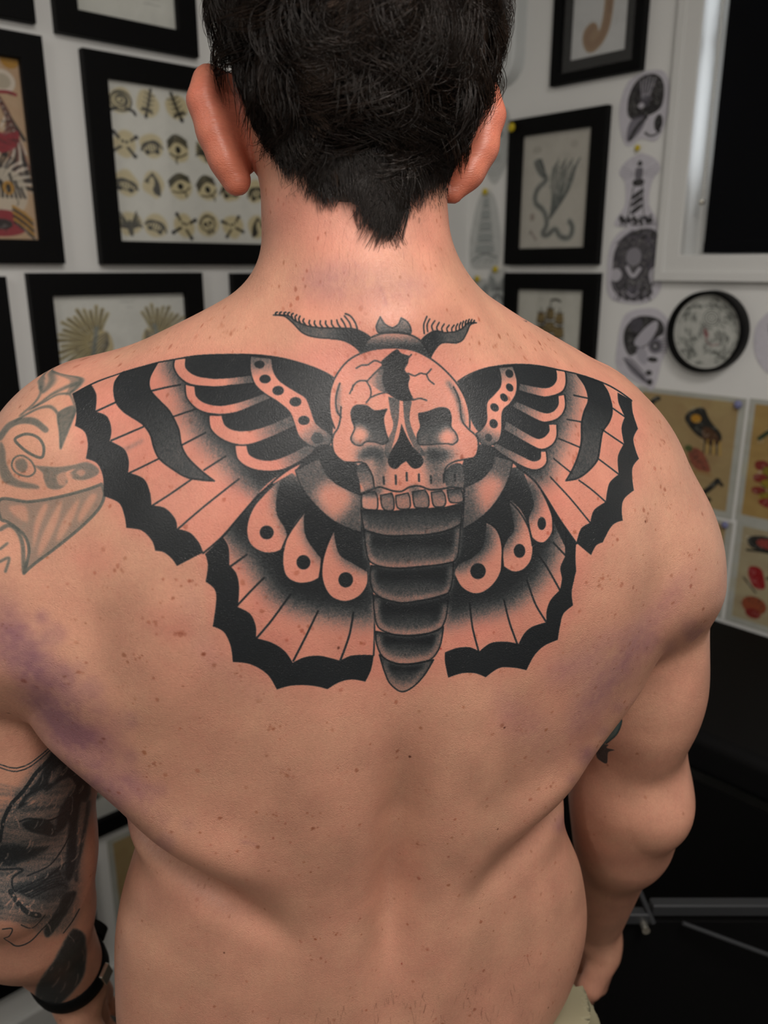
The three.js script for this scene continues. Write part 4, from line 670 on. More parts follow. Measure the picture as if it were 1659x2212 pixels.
  // ---- collar behind the skull
  B.fill('340,900! 450,900 700,1100 620,1250 610,1420! 520,1380 430,1330 340,1250 260,1150 215,1040!', 0.9, 0); B.fill('1405,900! 1250,900 1150,1100 1210,1250 1215,1390! 1300,1340 1380,1270 1440,1190 1490,1090 1515,990!', 0.9);
  const bandL = '215,1040! 260,1150 340,1250 430,1330 520,1380 610,1412! 612,1190! 540,1160 450,1110 390,1040 360,965!', bandR = '1515,985! 1490,1090 1440,1190 1380,1270 1300,1340 1215,1390! 1228,1140! 1330,1090 1390,1020 1407,950!';
  for (const [band, pink] of [[bandL, '330,1170 440,1100 560,1170 540,1260 450,1350 390,1300'], [bandR, '1290,1130 1390,1060 1470,1120 1420,1230 1350,1320 1300,1200']]) {
    B.erase(band); B.within(band, () => { B.fill(band, 0.62); B.erase(pink, 0.95, 14); }); B.outline(band, 8, 0.8);
  }
  // ---- body: six rings
  const rings = [
    ['18,120! 0,210 20,340! 60,365 170,385 320,388 480,380 640,340 715,300! 735,140! 600,175 350,190 150,200', 300, 200, 0.95, 300, 400, 0.5],
    ['20,345! 35,480 60,570 150,610 300,620 450,610 600,590 680,560 700,480 715,302! 640,342 480,382 320,390 170,387', 330, 440, 0.96, 330, 630, 0.42],
    ['72,602! 65,700 90,790 160,840 300,870 440,855 560,830 630,790 655,700 662,575! 450,614 300,624 150,612', 330, 690, 0.96, 330, 880, 0.42],
    ['90,815! 95,930 120,1040 200,1085 330,1105 460,1095 560,1060 600,1000 620,900 625,800! 440,858 300,873 160,842', 350, 930, 0.97, 350, 1110, 0.5],
    ['105,1075! 110,1160 150,1250 230,1295 340,1310 430,1300 510,1270 565,1180 590,1040! 460,1100 330,1110 200,1090', 350, 1150, 0.97, 340, 1320, 0.3],
    ['130,1240! 170,1370 210,1450 290,1506 370,1480 450,1400 520,1280! 430,1305 340,1315 230,1298', 310, 1340, 0.97, 300, 1490, 0.3]];
  E.erase('18,120! 0,210 20,340 60,570 90,815 105,1075 130,1240 170,1370 210,1450 290,1506 370,1480 450,1400 520,1280 590,1040 625,800 662,575 715,300 735,140! 350,190');
  for (const [ring, x1, y1, a1, x2, y2, a2] of rings) E.within(ring, () => E.fade('-100,0! 900,0! 900,1600! -100,1600!', x1, y1, a1, x2, y2, a2));
  for (const [rim, w, a] of [['45,380 45,480 68,555 150,592 300,604 450,594 600,572 672,535 692,440 700,340', 26, 0.8], ['84,640 80,700 104,775 170,822 300,852 440,838 560,812 622,775 642,700 648,620', 24, 0.75], ['108,860 108,930 134,1030 205,1068 330,1088 460,1078 553,1042 590,985 606,900', 34, 0.8], ['122,1110 126,1165 164,1240 235,1278 340,1294 430,1284 500,1252 552,1175 574,1090', 36, 0.8], ['20,260 40,335 180,368 320,372 480,364 630,325 700,280', 26, 0.45], ['160,1300 190,1380 225,1440 290,1485 360,1462 430,1390 490,1310', 34, 0.55]]) E.rub(rim, w, a, 7);
  for (const [ring] of rings) E.outline(ring, 10, 0.9);
  // ---- skull
  const skull = '450,785! 425,720 418,640 425,560 455,480 520,395 600,345 700,315 820,308 930,325 1030,375 1110,440 1180,520 1230,610 1255,700 1258,790! 1300,840 1310,900 1290,960 1230,975 1215,1010! 1225,1080 1218,1140! 1218,1230! 1112,1255! 1012,1265! 900,1270! 800,1280! 705,1275! 612,1270! 606,1180! 600,1110 585,1060 590,1010! 560,990 500,985 450,940 435,880 445,820';
  B.erase(skull);
  B.fade('590,1010! 635,995 665,1040 685,1100 680,1150 640,1165 600,1110 585,1060', 620, 1000, 0.85, 625, 1130, 0.3);
  B.fade('1105,1050! 1150,1005 1212,1005 1225,1080 1215,1145! 1120,1135', 1160, 1010, 0.8, 1170, 1140, 0.55);
  B.fill('690,1000 760,960 750,1080 740,1150 690,1130', 0.5, 12); B.fill('990,950 1110,1000 1110,1130 1020,1140 1010,1050', 0.5, 12);
  B.fill('590,975 640,905 720,908 748,930 742,985 680,965', 0.85, 9); B.fill('988,920 1050,898 1110,925 1160,945 1110,972 1040,980 1003,962', 0.85, 9);
  B.fill('600,985 760,1000 800,950 760,890 600,900', 0.32, 16); B.fill('960,900 1160,905 1160,980 1000,1010', 0.32, 16);
  B.fade('770,600! 838,610! 832,740 805,860 770,970 752,900 800,780 785,700', 800, 600, 0.62, 770, 940, 0.45);
  B.fade('858,615! 912,630! 900,740 940,850 990,945 950,940 895,840 868,740', 880, 620, 0.62, 960, 930, 0.5);
  const eyeL = '550,690 575,655 640,655 690,685 762,675! 742,730 755,810 770,862 740,885 690,872 640,870 610,892 570,885 547,850 570,790 555,740', eyeR = '953,702! 1010,690 1070,668 1125,675 1145,720 1145,780 1175,820 1185,862 1155,886 1120,880 1060,882 1000,887 955,882 945,830 965,780 957,735';
  for (const [eye, px, py] of [[eyeL, 598, 828], [eyeR, 1125, 842]]) {
    B.within(eye, () => { B.fade('400,600! 1300,600! 1300,950! 400,950!', 800, 740, 0.95, 800, 900, 0.55); B.erase(`${px - 60},${py} ${px},${py - 58} ${px + 60},${py} ${px},${py + 60}`, 1, 8); });
    B.outline(eye, 9, 0.9);
  }
  B.fill('850,760! 880,830 920,900 975,960 980,1000 950,1028 915,1025 880,985! 850,1002 820,1030 785,1020 768,980 790,920 830,850', 0.95);
  B.fill('820,318 850,340 897,355! 890,400 870,440 900,480 890,530 905,580 927,622! 860,627 800,602 760,575! 735,500 745,440 725,395! 762,360', 0.95);
  B.fade('760,580! 720,565! 650,510! 690,460 735,418! 780,420 790,560', 780, 500, 0.9, 670, 510, 0.1);
  for (const c of ['735,418 690,460 645,508', '725,395 690,385 650,410 615,412 580,430', '640,505 600,505 570,525 540,580', '560,530 555,560', '640,505 665,550 665,600 640,635', '750,575 710,585 665,605', '890,460 930,475 965,460 1000,465 1030,435', '1000,465 1015,500 1045,525', '925,618 960,610 1000,622', '890,372 910,348']) B.line(c, 9, 0.88);
  B.line('480,520 458,600 462,680 488,722', 11, 0.85); B.line('478,540 470,620 475,700', 16, 0.45, 5); B.line('488,660 482,740 468,790 445,825 435,880 450,940 500,985 560,992 620,995 655,1030 680,1085 686,1140', 10, 0.9);
  B.line('1130,515 1180,600 1205,690 1218,750', 20, 0.6, 5); B.line('1160,540 1195,620 1208,735 1245,790 1300,840 1310,900 1290,960 1230,975 1165,988 1115,1022 1102,1085', 10, 0.9);
  B.line('450,790 425,720 418,640 425,560 455,480 520,395 600,345 700,315 820,308 930,325 1030,375 1110,440 1180,520 1230,610 1255,700 1258,790', 10, 0.92);
  for (const [x, y1, y2] of [[743, 1080, 1120], [815, 1070, 1120], [882, 1055, 1100], [955, 1065, 1105], [1025, 1075, 1115], [1100, 1065, 1110], [1168, 1060, 1100]]) B.line(`${x},${y1} ${x + 2},${y2}`, 13, 0.88);
  const teeth = ['612,1180! 690,1165! 705,1200 706,1262 690,1278 630,1272 612,1250', '724,1190! 790,1175! 802,1210 802,1268 775,1283 735,1262', '815,1190! 890,1175! 902,1210 903,1258 880,1272 825,1262', '918,1170! 990,1158! 1012,1200 1010,1258 970,1266 930,1256', '1028,1172! 1090,1160! 1110,1195 1108,1245 1070,1258 1040,1246', '1122,1155! 1205,1150! 1218,1190 1216,1225 1170,1232 1135,1222'];
  const washes = [0.2, 0.55, 0.3, 0.5, 0.4, 0.5];
  teeth.forEach((t, i) => { B.fade(t, 0, 1160, 0.6, 0, 1215, washes[i] * 0.72); B.outline(t, 9, 0.9); });
  B.line('606,1180 660,1160 720,1140 790,1160 850,1165 900,1140 960,1135 1020,1155 1090,1150 1150,1140 1222,1150', 11, 0.92);
  B.fill('610,1165 720,1145 720,1185 610,1190', 0.5, 6); B.fill('900,1140 960,1138 950,1190 910,1190', 0.5, 6); B.fill('1120,1145 1215,1150 1200,1180 1120,1180', 0.5, 6);
  // ---- cap, horns and feelers
  const cap = '610,332! 650,260 720,225 810,218 900,230 970,270 1018,345! 1030,378 930,325 820,308 700,315 600,345';
  B.erase(cap); B.fade(cap, 810, 225, 0.12, 810, 300, 0.85); B.line('610,332 650,260 720,225 810,218 900,230 970,270 1018,345', 10, 0.9);
  const horns = '712,218! 698,180 722,122! 750,165 795,188! 830,165 845,128! 885,155 905,200 900,225! 800,212';
  B.fade(horns, 800, 130, 0.35, 800, 215, 0.7); B.outline(horns, 9, 0.9);
  const feelL = '85,112! 150,120 200,160 260,220 330,245 430,255 500,265 570,300 600,332! 660,240! 620,215 570,195 500,190 400,190 300,180 220,150 170,115', feelR = '1297,158! 1260,172 1240,215 1215,260 1180,278 1120,275 1080,285 1045,330 1030,360! 965,265! 1000,230 1050,205 1110,215 1170,210 1215,190 1245,160';
  B.fade(feelL, 540, 260, 0.94, 400, 225, 0.62); B.outline(feelL, 8, 0.9); B.fade(feelR, 1060, 270, 0.94, 1130, 240, 0.65); B.outline(feelR, 8, 0.9);
  for (const b of ['100,112 98,100 108,95', '125,114 122,100 132,95', '150,114 148,100 158,96', '175,117 170,104 180,98', '198,130 192,112 202,104', '220,146 214,124 224,112', '245,158 236,138 244,120', '275,168 262,150 268,136', '310,180 298,160 302,145', '345,185 330,165 332,148', '380,188 364,166 366,148', '415,190 398,168 398,148', '450,190 434,168 432,145', '487,190 470,165 464,142', '520,192 506,160 490,135', '552,195 538,155 510,118', '588,204 575,160 545,118 515,104']) B.line(b, 10, 0.92);
  for (const b of ['985,222 980,170 998,120', '1005,210 1000,170 1015,135', '1036,205 1028,175 1046,145', '1066,208 1058,185 1072,155', '1096,213 1088,190 1102,165', '1126,214 1118,192 1132,172', '1152,212 1148,192 1162,172', '1175,207 1174,185 1184,165', '1195,198 1194,178 1203,157', '1213,188 1212,168 1219,150', '1230,176 1230,158 1237,144', '1248,166 1248,150 1254,139', '1264,162 1264,150 1270,140', '1280,160 1281,150 1285,145']) B.line(b, 9, 0.92);
}
// faded older work over the left shoulder blade
function drawShoulder(ctx) {
  const F = pen(ctx, 0, 740, 500 / 1659);
  F.fill('690,40! 655,150 600,260 500,350 430,380! 470,310 560,230 620,150', 0.34, 2);
  for (const [l, w] of [['680,55 655,150 610,250 540,320 480,362', 22], ['670,90 500,160 330,250 180,340', 20], ['640,185 480,232 300,305 190,360', 22], ['560,290 430,322 260,385 150,480', 20], ['420,170 260,270 190,330 150,420 120,520', 18], ['610,120 450,200 330,260', 12]]) F.line(l, w, 0.5, 2);
  F.fill('410,500! 460,470 522,450! 545,500 480,640 430,765! 422,640', 0.55, 1.5);
  for (const [l, w] of [['110,560 200,480 300,460 370,480 420,520', 20], ['160,470 300,390 400,368 480,375 530,430 545,490', 14], ['0,680 60,600 150,560 250,570 325,625', 44], ['410,520 425,640 432,755', 12], ['545,490 500,600 435,760', 12]]) F.line(l, w, 0.5, 1.5);
  F.outline('110,690 190,655 270,680 312,745 300,822 225,800 150,745', 20, 0.58);
  F.fill('0,720 40,770 50,880 110,980 255,1020 262,1048 90,1030 0,960', 0.42, 2);
  F.outline('105,830 160,810 225,850 250,920 200,960 120,940 85,890', 14, 0.5); F.fill('115,850 170,830 200,880 170,930 120,910', 0.4, 2);
  F.fill('240,880! 400,892 520,878 620,858 700,905 690,950 600,985 520,975 495,940 540,905 470,930 480,1000 420,1050 340,1040 310,980 300,930', 0.42, 1.5);
  F.erase('400,960 440,930 500,930 520,965 470,990 470,1020 420,1020', 0.7, 2); F.erase('540,930 580,910 610,930 580,960', 0.7, 2);
  const fan = '0,1125 200,1140 400,1110 600,1060 725,1015! 745,1100 700,1200 560,1340 400,1470 240,1590 170,1655! 205,1500 170,1380 60,1290 0,1260';
  F.fill(fan, 0.26, 2); F.outline(fan, 22, 0.5);
  for (const e of ['640,1095 690,1100 640,1200 570,1290 560,1240', '560,1120 540,1230 450,1390 400,1420 440,1290', '440,1130 420,1260 340,1440 270,1530 300,1380', '310,1160 340,1180 280,1330 235,1480 245,1300', '60,1180 180,1170 200,1280 130,1260']) F.erase(e, 0.8, 3);
  for (const [l, w] of [['0,1340 60,1310 120,1350 160,1450 170,1640', 28], ['0,1570 65,1545 40,1640', 20], ['0,1480 50,1440', 18]]) F.line(l, w, 0.5, 1.5);
}
// black and grey sleeve on the left arm, from the elbow up
const ARMSHEET = { x: -130, y: 1580, k: 2, w: 760, h: 1300 };
function drawSleeve(ctx) {
  const G = pen(ctx, 0, 1500, 500 / 1553, ARMSHEET);
  G.fill('350,380 560,520 620,680 560,1000 540,1300 480,1560 300,1600 60,1500 -250,1480 -300,1000 -100,860 40,760 180,560', 0.42, 16);
  for (let i = 0; i < 26; i++) { const y = 620 + i * 36, w = 60 + 30 * Math.sin(i * 2.1); G.line(`${-220 + (i % 4) * 30},${y + 30} ${-60},${y - 20} ${120 + w},${y + 10 - (i % 3) * 14} ${380 + w},${y - 60 + (i % 5) * 12}`, 10 + (i % 3) * 8, 0.30, 4); }
  for (const o of [0, 22]) G.line(`-300,${380 + o} -100,${440 + o} 0,${470 + o} 60,${490 + o} 120,${492 + o} 200,${462 + o} 290,${395 + o} 350,${340 + o}`, 8, 0.8);
  G.fill('360,360 430,400 560,520 610,650 560,720 470,560 330,640 200,720 110,770 180,650 260,560', 0.82, 3);
  G.erase('330,560 400,480 410,520 340,600', 0.5, 5); G.erase('180,700 280,640 300,665 200,730', 0.45, 5);
  G.line('330,440 240,530 160,640 70,740 20,850 0,980', 26, 0.85); for (let i = 0; i < 13; i++) { const t = i / 12; G.erase(`${lerp(250, 15, t)},${lerp(530, 870, t) } ${lerp(262, 25, t)},${lerp(522, 862, t)} ${lerp(258, 22, t)},${lerp(540, 880, t)}`, 0.6, 1); }
  G.fill('560,560 600,660 540,720 480,820 430,900 370,930 390,800 440,700', 0.85, 4);
  G.fill('150,860 240,830 330,850 372,940 330,950 240,930 175,905', 0.9, 3); G.line('130,850 200,830 330,845 440,790', 12, 0.85);
  for (let i = 0; i < 9; i++) G.line(`${250 + i * 12},${870 + i * 6} ${330 + i * 8},${855 + i * 8}`, 6, 0.5);
  G.fill('-200,960 0,1000 100,1000 250,1020 330,1030 250,1085 150,1130 60,1160 -100,1120', 0.78, 6); for (let i = 0; i < 12; i++) G.line(`${60 + i * 22},${1060 - i * 2} ${90 + i * 22},${1015}`, 6, 0.6);
  G.fill('480,690 545,690 520,900 510,1150 470,1250 440,1180 460,900', 0.86, 4); G.line('600,720 570,900 530,1100 510,1250', 22, 0.7, 4);
  G.line('470,940 420,1040 330,1150 180,1220', 9, 0.8); G.line('-200,1170 0,1180 150,1180 80,1240 110,1320 250,1280 350,1200 440,1130', 14, 0.75);
  G.fill('90,1290 250,1220 430,1150 460,1310 350,1390 200,1370', 0.62, 7); for (let i = 0; i < 6; i++) G.line(`${110 + i * 20},${1310 + i * 10} ${260 + i * 26},${1240 + i * 8} ${400 + i * 10},${1180 + i * 22}`, 9, 0.7, 1);
  G.line('70,1320 120,1400 180,1460 260,1480', 34, 0.75); for (let i = 0; i < 6; i++) { const x = 90 + i * 30, y = 1345 + i * 26; G.erase(`${x - 9},${y} ${x},${y - 9} ${x + 9},${y} ${x},${y + 9}`, 0.7, 1); }
  G.fill('510,1330 440,1480 330,1625 300,1580 390,1420 430,1340', 0.82, 3); G.line('20,1570 80,1568 60,1620 30,1640 100,1690 200,1660 300,1560 430,1440', 8, 0.8); G.line('530,1440 480,1530 430,1600', 8, 0.8); G.line('140,1540 220,1560 300,1480', 8, 0.8);
  G.fill('500,1570 420,1690 350,1800 280,1900 240,2000 260,2130 420,2060 560,1880 570,1640', 0.86, 4); G.fill('-200,1240 -60,1260 0,1420 -80,1560 -240,1500', 0.6, 8);
  for (let i = 0; i < 150; i++) { const a = -250 + rnd() * 850, b = 420 + rnd() * 1680, t = 0.6 + 2.6 * fbm(a / 260, b / 260, 3, 2), l = 24 + rnd() * 60; G.rub(`${a},${b} ${a + Math.cos(t) * l * 0.5 + 6},${b + Math.sin(t) * l * 0.5} ${a + Math.cos(t) * l},${b + Math.sin(t) * l}`, 3 + rnd() * 7, 0.55, 1.5); }
}
// ---------------------------------------------------------------- skin: charts of the body and what is drawn on them
const CHART = { a: 1.25, y0: 0.84, y1: 1.60, c: 0.12 };              // back: angle about an upright line in front of the spine, and height
const ARMCHART = { y0: 0.76, y1: 1.28 };                              // arms: angle about the arm's own line, and height
const armLine = (k, y) => { for (const [ax, ay, az, , bx, by, bz] of ARM[k]) if (y > by || by < 0.85) { const t = clamp((y - ay) / (by - ay), -0.3, 1.3); return [lerp(ax, bx, t), lerp(az, bz, t)]; } };
// where the knots of each chart lie on the drawing sheets
const LAID = {
  back: [
    341,2213,322,2256,310,2302,304,2351,310,2399,331,2439,364,2471,406,2495,455,2511,506,2520,558,2525,610,2524,661,2522,711,2516,759,2508,806,2498,852,2488,896,2476,939,2463,981,2446,1021,2428,1058,2407,1092,2384,1122,2357,1147,2326,1164,2293,1171,2257,1168,2218,1153,2180,1135,2145,1114,2114,1090,2086,1062,2062,
    323,2174,304,2217,293,2264,286,2313,292,2361,314,2402,349,2433,395,2455,445,2470,499,2477,553,2480,606,2479,659,2475,709,2469,758,2460,806,2451,852,2441,897,2429,941,2416,984,2400,1025,2383,1063,2362,1098,2340,1130,2313,1155,2284,1172,2250,1180,2214,1175,2176,1159,2137,1141,2103,1120,2072,1096,2045,1069,2021,
    308,2133,289,2176,277,2222,270,2272,275,2321,299,2361,338,2390,385,2410,438,2423,493,2430,548,2433,603,2431,656,2426,708,2421,758,2412,806,2403,853,2393,899,2383,944,2370,988,2355,1030,2339,1071,2321,1109,2299,1143,2274,1172,2246,1193,2214,1205,2179,1203,2141,1188,2102,1169,2066,1147,2034,1123,2006,1096,1981,
    296,2089,277,2132,265,2178,257,2228,262,2276,288,2315,328,2343,378,2362,432,2374,488,2380,545,2382,600,2379,654,2375,706,2369,757,2361,806,2351,853,2341,900,2332,946,2321,991,2308,1035,2293,1078,2276,1119,2256,1156,2233,1189,2207,1215,2177,1232,2144,1235,2106,1223,2067,1203,2029,1180,1996,1155,1967,1127,1941,
    291,2042,272,2084,259,2129,250,2178,255,2226,281,2264,322,2291,374,2308,430,2318,487,2323,544,2324,599,2321,653,2317,705,2312,756,2304,805,2293,852,2282,899,2276,946,2266,992,2255,1037,2240,1080,2224,1122,2206,1162,2185,1198,2161,1228,2133,1248,2101,1254,2065,1244,2026,1223,1988,1200,1955,1175,1925,1390,1921,
    -30,2110,271,2033,258,2077,249,2125,252,2172,278,2208,321,2233,373,2249,429,2258,487,2262,544,2262,599,2260,653,2258,705,2253,755,2245,804,2231,850,2219,898,2216,946,2210,993,2200,1037,2184,1080,2169,1123,2152,1164,2132,1202,2110,1234,2084,1257,2054,1267,2020,1257,1981,1236,1944,1213,1910,1397,1911,1436,1879,
    -60,2066,272,1980,258,2023,249,2069,249,2116,275,2152,318,2176,370,2191,427,2200,485,2203,543,2203,598,2201,651,2201,703,2199,754,2190,803,2174,849,2159,898,2159,947,2156,995,2146,1038,2130,1081,2113,1124,2097,1165,2078,1203,2057,1236,2032,1260,2003,1269,1969,1259,1932,1236,1895,1212,1863,1436,1869,1457,1834,
    -80,2016,-6,2040,260,1967,250,2011,249,2058,273,2093,315,2117,367,2133,424,2141,482,2145,540,2144,596,2143,649,2144,701,2144,754,2135,802,2115,847,2096,897,2101,949,2101,997,2092,1040,2075,1082,2057,1124,2040,1165,2022,1203,2001,1234,1976,1256,1948,1263,1915,1249,1878,1226,1843,1417,1852,1463,1823,1470,1788,
    -104,1967,-71,2006,269,1907,259,1949,255,1994,274,2031,314,2056,365,2072,422,2081,480,2085,538,2085,594,2084,647,2084,700,2085,753,2076,801,2052,844,2028,896,2039,950,2043,998,2034,1041,2017,1083,2000,1124,1983,1165,1965,1201,1944,1230,1919,1248,1890,1249,1857,1231,1821,1209,1789,1478,1812,1492,1777,1481,1741,
    -122,1913,-97,1955,-3,1969,277,1881,271,1924,283,1963,317,1990,365,2008,420,2019,477,2024,537,2021,594,2017,646,2023,698,2026,752,2017,801,1991,842,1961,895,1976,951,1985,999,1975,1041,1957,1082,1940,1124,1924,1162,1905,1195,1883,1219,1857,1231,1828,1223,1794,1201,1761,1179,1731,1489,1762,1502,1728,1488,1692,
    -124,1854,-90,1891,18,1898,302,1810,293,1851,297,1891,323,1922,365,1943,420,1952,489,1941,541,1948,588,1964,641,1971,696,1971,751,1961,801,1934,842,1901,896,1918,954,1928,1003,1919,1042,1898,1078,1876,1118,1859,1161,1845,1194,1824,1215,1798,1219,1768,1202,1733,1180,1702,1158,1675,1470,1706,1492,1675,1483,1642,
    -122,1792,-83,1825,-9,1845,301,1752,292,1790,291,1831,318,1860,381,1863,431,1874,471,1898,518,1918,575,1923,635,1921,693,1917,750,1908,802,1883,844,1849,900,1864,960,1875,1013,1868,1059,1852,1097,1830,1127,1805,1153,1780,1181,1759,1207,1737,1216,1710,1201,1678,1178,1648,1413,1674,1472,1652,1486,1622,1477,1591,
    -134,1733,-106,1769,-52,1796,273,1703,269,1740,299,1762,325,1789,348,1824,382,1855,433,1875,495,1882,565,1874,630,1865,690,1863,749,1855,803,1832,847,1797,905,1811,967,1821,1022,1814,1072,1800,1123,1788,1168,1771,1199,1745,1216,1715,1219,1683,1215,1652,1207,1624,1186,1595,1466,1628,1499,1602,1502,1571,1487,1540,
    -157,1675,-133,1711,-85,1740,26,1744,272,1674,267,1715,273,1756,300,1792,349,1815,414,1824,488,1819,560,1810,625,1806,686,1805,747,1798,804,1776,850,1742,909,1754,974,1764,1030,1756,1079,1740,1130,1728,1184,1716,1229,1698,1259,1673,1268,1641,1255,1606,1198,1564,1171,1536,1494,1576,1521,1549,1519,1518,1502,1488,
    -167,1612,-148,1648,-104,1678,-4,1686,231,1628,198,1683,220,1719,268,1743,335,1753,410,1754,483,1752,553,1748,619,1745,683,1745,746,1738,806,1720,855,1689,915,1697,982,1706,1039,1697,1089,1681,1140,1667,1193,1654,1243,1639,1286,1620,1312,1595,1316,1565,1248,1519,1410,1530,1508,1519,1532,1493,1527,1463,1507,1434,
    -161,1545,-150,1580,-114,1610,-18,1620,119,1607,132,1645,184,1666,255,1676,327,1683,400,1687,474,1687,546,1684,614,1681,680,1680,745,1674,807,1659,860,1636,922,1639,989,1644,1048,1635,1101,1621,1155,1608,1210,1595,1261,1580,1307,1562,1345,1542,1371,1517,1374,1489,1420,1471,1513,1460,1534,1435,1523,1406,1496,1379,
    -148,1475,-149,1510,-121,1540,-36,1553,57,1560,103,1583,170,1597,242,1607,314,1616,388,1620,464,1620,539,1616,609,1613,677,1611,744,1606,808,1594,866,1577,928,1577,994,1578,1055,1569,1111,1556,1168,1545,1226,1533,1280,1519,1328,1502,1366,1481,1399,1460,1417,1435,1455,1416,1516,1399,1533,1375,1515,1348,1478,1322,
    -151,1407,-161,1441,-152,1475,-105,1500,-15,1511,74,1519,143,1532,224,1539,297,1547,373,1552,452,1552,530,1548,604,1543,674,1540,743,1534,808,1524,869,1511,932,1509,999,1507,1061,1500,1120,1489,1182,1480,1243,1469,1301,1456,1349,1439,1388,1419,1429,1400,1470,1381,1514,1362,1545,1341,1535,1315,1513,1289,1470,1266,
    -169,1340,-184,1374,-192,1409,-144,1434,-62,1448,32,1455,124,1461,213,1463,286,1472,359,1480,441,1480,522,1475,599,1469,672,1464,742,1458,808,1450,871,1439,935,1436,1002,1433,1066,1427,1129,1419,1194,1411,1258,1402,1318,1389,1364,1372,1402,1353,1460,1339,1510,1322,1548,1302,1569,1280,1549,1254,1525,1231,1481,1208,
    -182,1271,-199,1302,-197,1333,-150,1355,-73,1370,24,1376,120,1379,210,1382,279,1392,351,1401,432,1402,516,1398,595,1392,670,1385,740,1379,808,1373,872,1363,937,1359,1004,1357,1070,1351,1136,1345,1204,1339,1271,1330,1331,1318,1374,1301,1410,1282,1468,1269,1517,1254,1552,1235,1568,1214,1563,1192,1526,1170,1483,1150,
    -178,1197,-198,1226,-192,1252,-144,1272,-66,1284,29,1290,123,1293,207,1298,274,1309,346,1317,427,1319,511,1315,592,1310,667,1304,739,1298,808,1293,872,1284,938,1280,1007,1278,1073,1273,1141,1268,1210,1262,1278,1254,1336,1242,1379,1227,1415,1210,1465,1196,1510,1182,1541,1165,1554,1146,1548,1127,1515,1107,1471,1089,
    -144,1119,-169,1144,-161,1166,-115,1183,-41,1194,48,1199,134,1204,209,1211,274,1221,346,1228,426,1230,509,1228,589,1224,665,1219,738,1214,807,1209,873,1201,939,1197,1008,1196,1075,1192,1142,1186,1211,1181,1276,1173,1332,1162,1375,1148,1409,1133,1449,1120,1488,1107,1515,1092,1526,1076,1518,1059,1486,1042,1436,1027,
    -77,1037,-112,1058,-108,1076,-70,1091,-7,1101,72,1107,152,1112,223,1118,286,1127,355,1133,431,1136,510,1136,588,1134,664,1131,737,1127,806,1123,872,1116,938,1112,1008,1111,1075,1107,1141,1102,1205,1096,1264,1088,1315,1078,1356,1066,1388,1053,1424,1042,1459,1030,1483,1018,1490,1004,1478,990,1445,976,1384,964,
    10,953,-43,972,-52,987,-29,1000,19,1011,87,1017,168,1020,246,1023,310,1028,374,1034,442,1038,515,1040,589,1041,663,1039,735,1036,805,1033,871,1027,936,1024,1006,1023,1072,1019,1133,1014,1191,1007,1243,1000,1287,991,1324,981,1357,971,1395,962,1429,953,1451,943,1456,932,1441,921,1401,910,1320,899,
    94,872,15,888,-5,901,8,912,53,919,122,924,206,925,279,926,339,930,397,935,459,939,525,942,594,944,664,944,734,942,803,940,868,936,932,933,998,932,1061,928,1117,923,1168,917,1212,910,1249,902,1282,895,1313,888,1346,881,1379,874,1398,867,1398,859,1376,850,1308,841,768,825,
    696,765,703,765,86,811,87,820,129,824,201,826,269,827,325,830,375,833,427,837,481,840,539,843,601,846,666,847,733,846,800,845,864,843,927,841,987,838,1043,835,1092,830,1133,825,1169,820,1200,814,1228,809,1253,804,1277,799,1296,794,1307,789,1292,783,782,763,757,763,787,763,
    709,699,703,700,721,699,747,698,704,701,319,730,343,734,378,736,418,739,461,741,507,743,557,746,611,748,669,750,732,751,798,751,862,750,923,748,976,745,1021,742,1060,738,1092,735,1120,731,1145,728,1165,725,1179,721,1180,718,1136,713,782,699,785,699,734,698,775,699,794,699,
    727,633,714,633,750,632,717,633,715,633,742,633,735,633,511,643,484,647,505,649,537,650,576,651,621,653,674,654,732,655,794,655,857,655,913,654,960,652,998,651,1026,649,1047,647,1061,645,1062,643,744,633,782,634,740,633,734,633,739,633,776,633,769,633,771,633,782,633,
    710,566,721,566,697,566,704,566,705,566,722,566,715,566,724,566,586,564,556,562,567,562,595,561,633,561,679,561,731,561,787,560,842,561,892,561,935,561,967,562,988,562,995,563,980,563,765,566,760,566,770,566,776,566,771,566,777,566,789,566,765,566,781,566,760,566,
    685,496,684,496,685,496,686,496,687,495,688,495,690,495,693,494,581,484,564,479,576,476,601,473,638,471,682,470,731,469,782,469,832,469,878,471,918,472,947,475,966,478,969,481,950,485,787,495,787,496,787,496,787,496,786,496,788,497,788,497,790,497,789,497,789,497,
    626,423,621,422,616,420,611,419,604,417,597,414,588,411,479,393,514,392,562,394,576,388,602,383,638,380,682,377,730,376,780,376,828,377,873,379,911,383,941,387,960,392,967,397,965,403,1004,403,1029,405,904,417,893,419,882,421,872,423,861,424,852,425,845,426,838,427,
    582,347,573,344,566,341,561,338,556,334,551,330,429,305,457,302,530,308,551,304,570,296,598,290,635,285,679,281,728,279,779,279,829,281,875,284,915,288,947,294,969,301,981,309,982,316,995,321,1053,319,1078,323,1060,330,936,343,926,346,916,349,905,351,893,353,881,355,
    559,269,550,265,543,261,536,256,530,250,404,221,414,213,468,214,522,218,536,208,558,199,589,191,628,184,675,178,726,175,780,174,834,176,884,180,928,187,962,195,988,204,1003,214,1009,224,1006,234,1031,238,1082,238,1093,244,965,263,953,268,941,272,928,275,915,278,902,281
  ],
  arm0: [
    1249,1986,1227,1993,1223,2011,1233,2029,1240,2041,1247,2053,1259,2066,1280,2119,1319,2113,1332,2084,1322,2056,1310,2040,1303,2031,1296,2023,1288,2014,1274,1998,1249,1986,
    1257,1966,1239,1975,1233,1990,1234,2005,1237,2020,1246,2035,1262,2051,1286,2065,1316,2071,1339,2060,1346,2040,1339,2021,1328,2005,1316,1992,1301,1980,1281,1969,1257,1966,
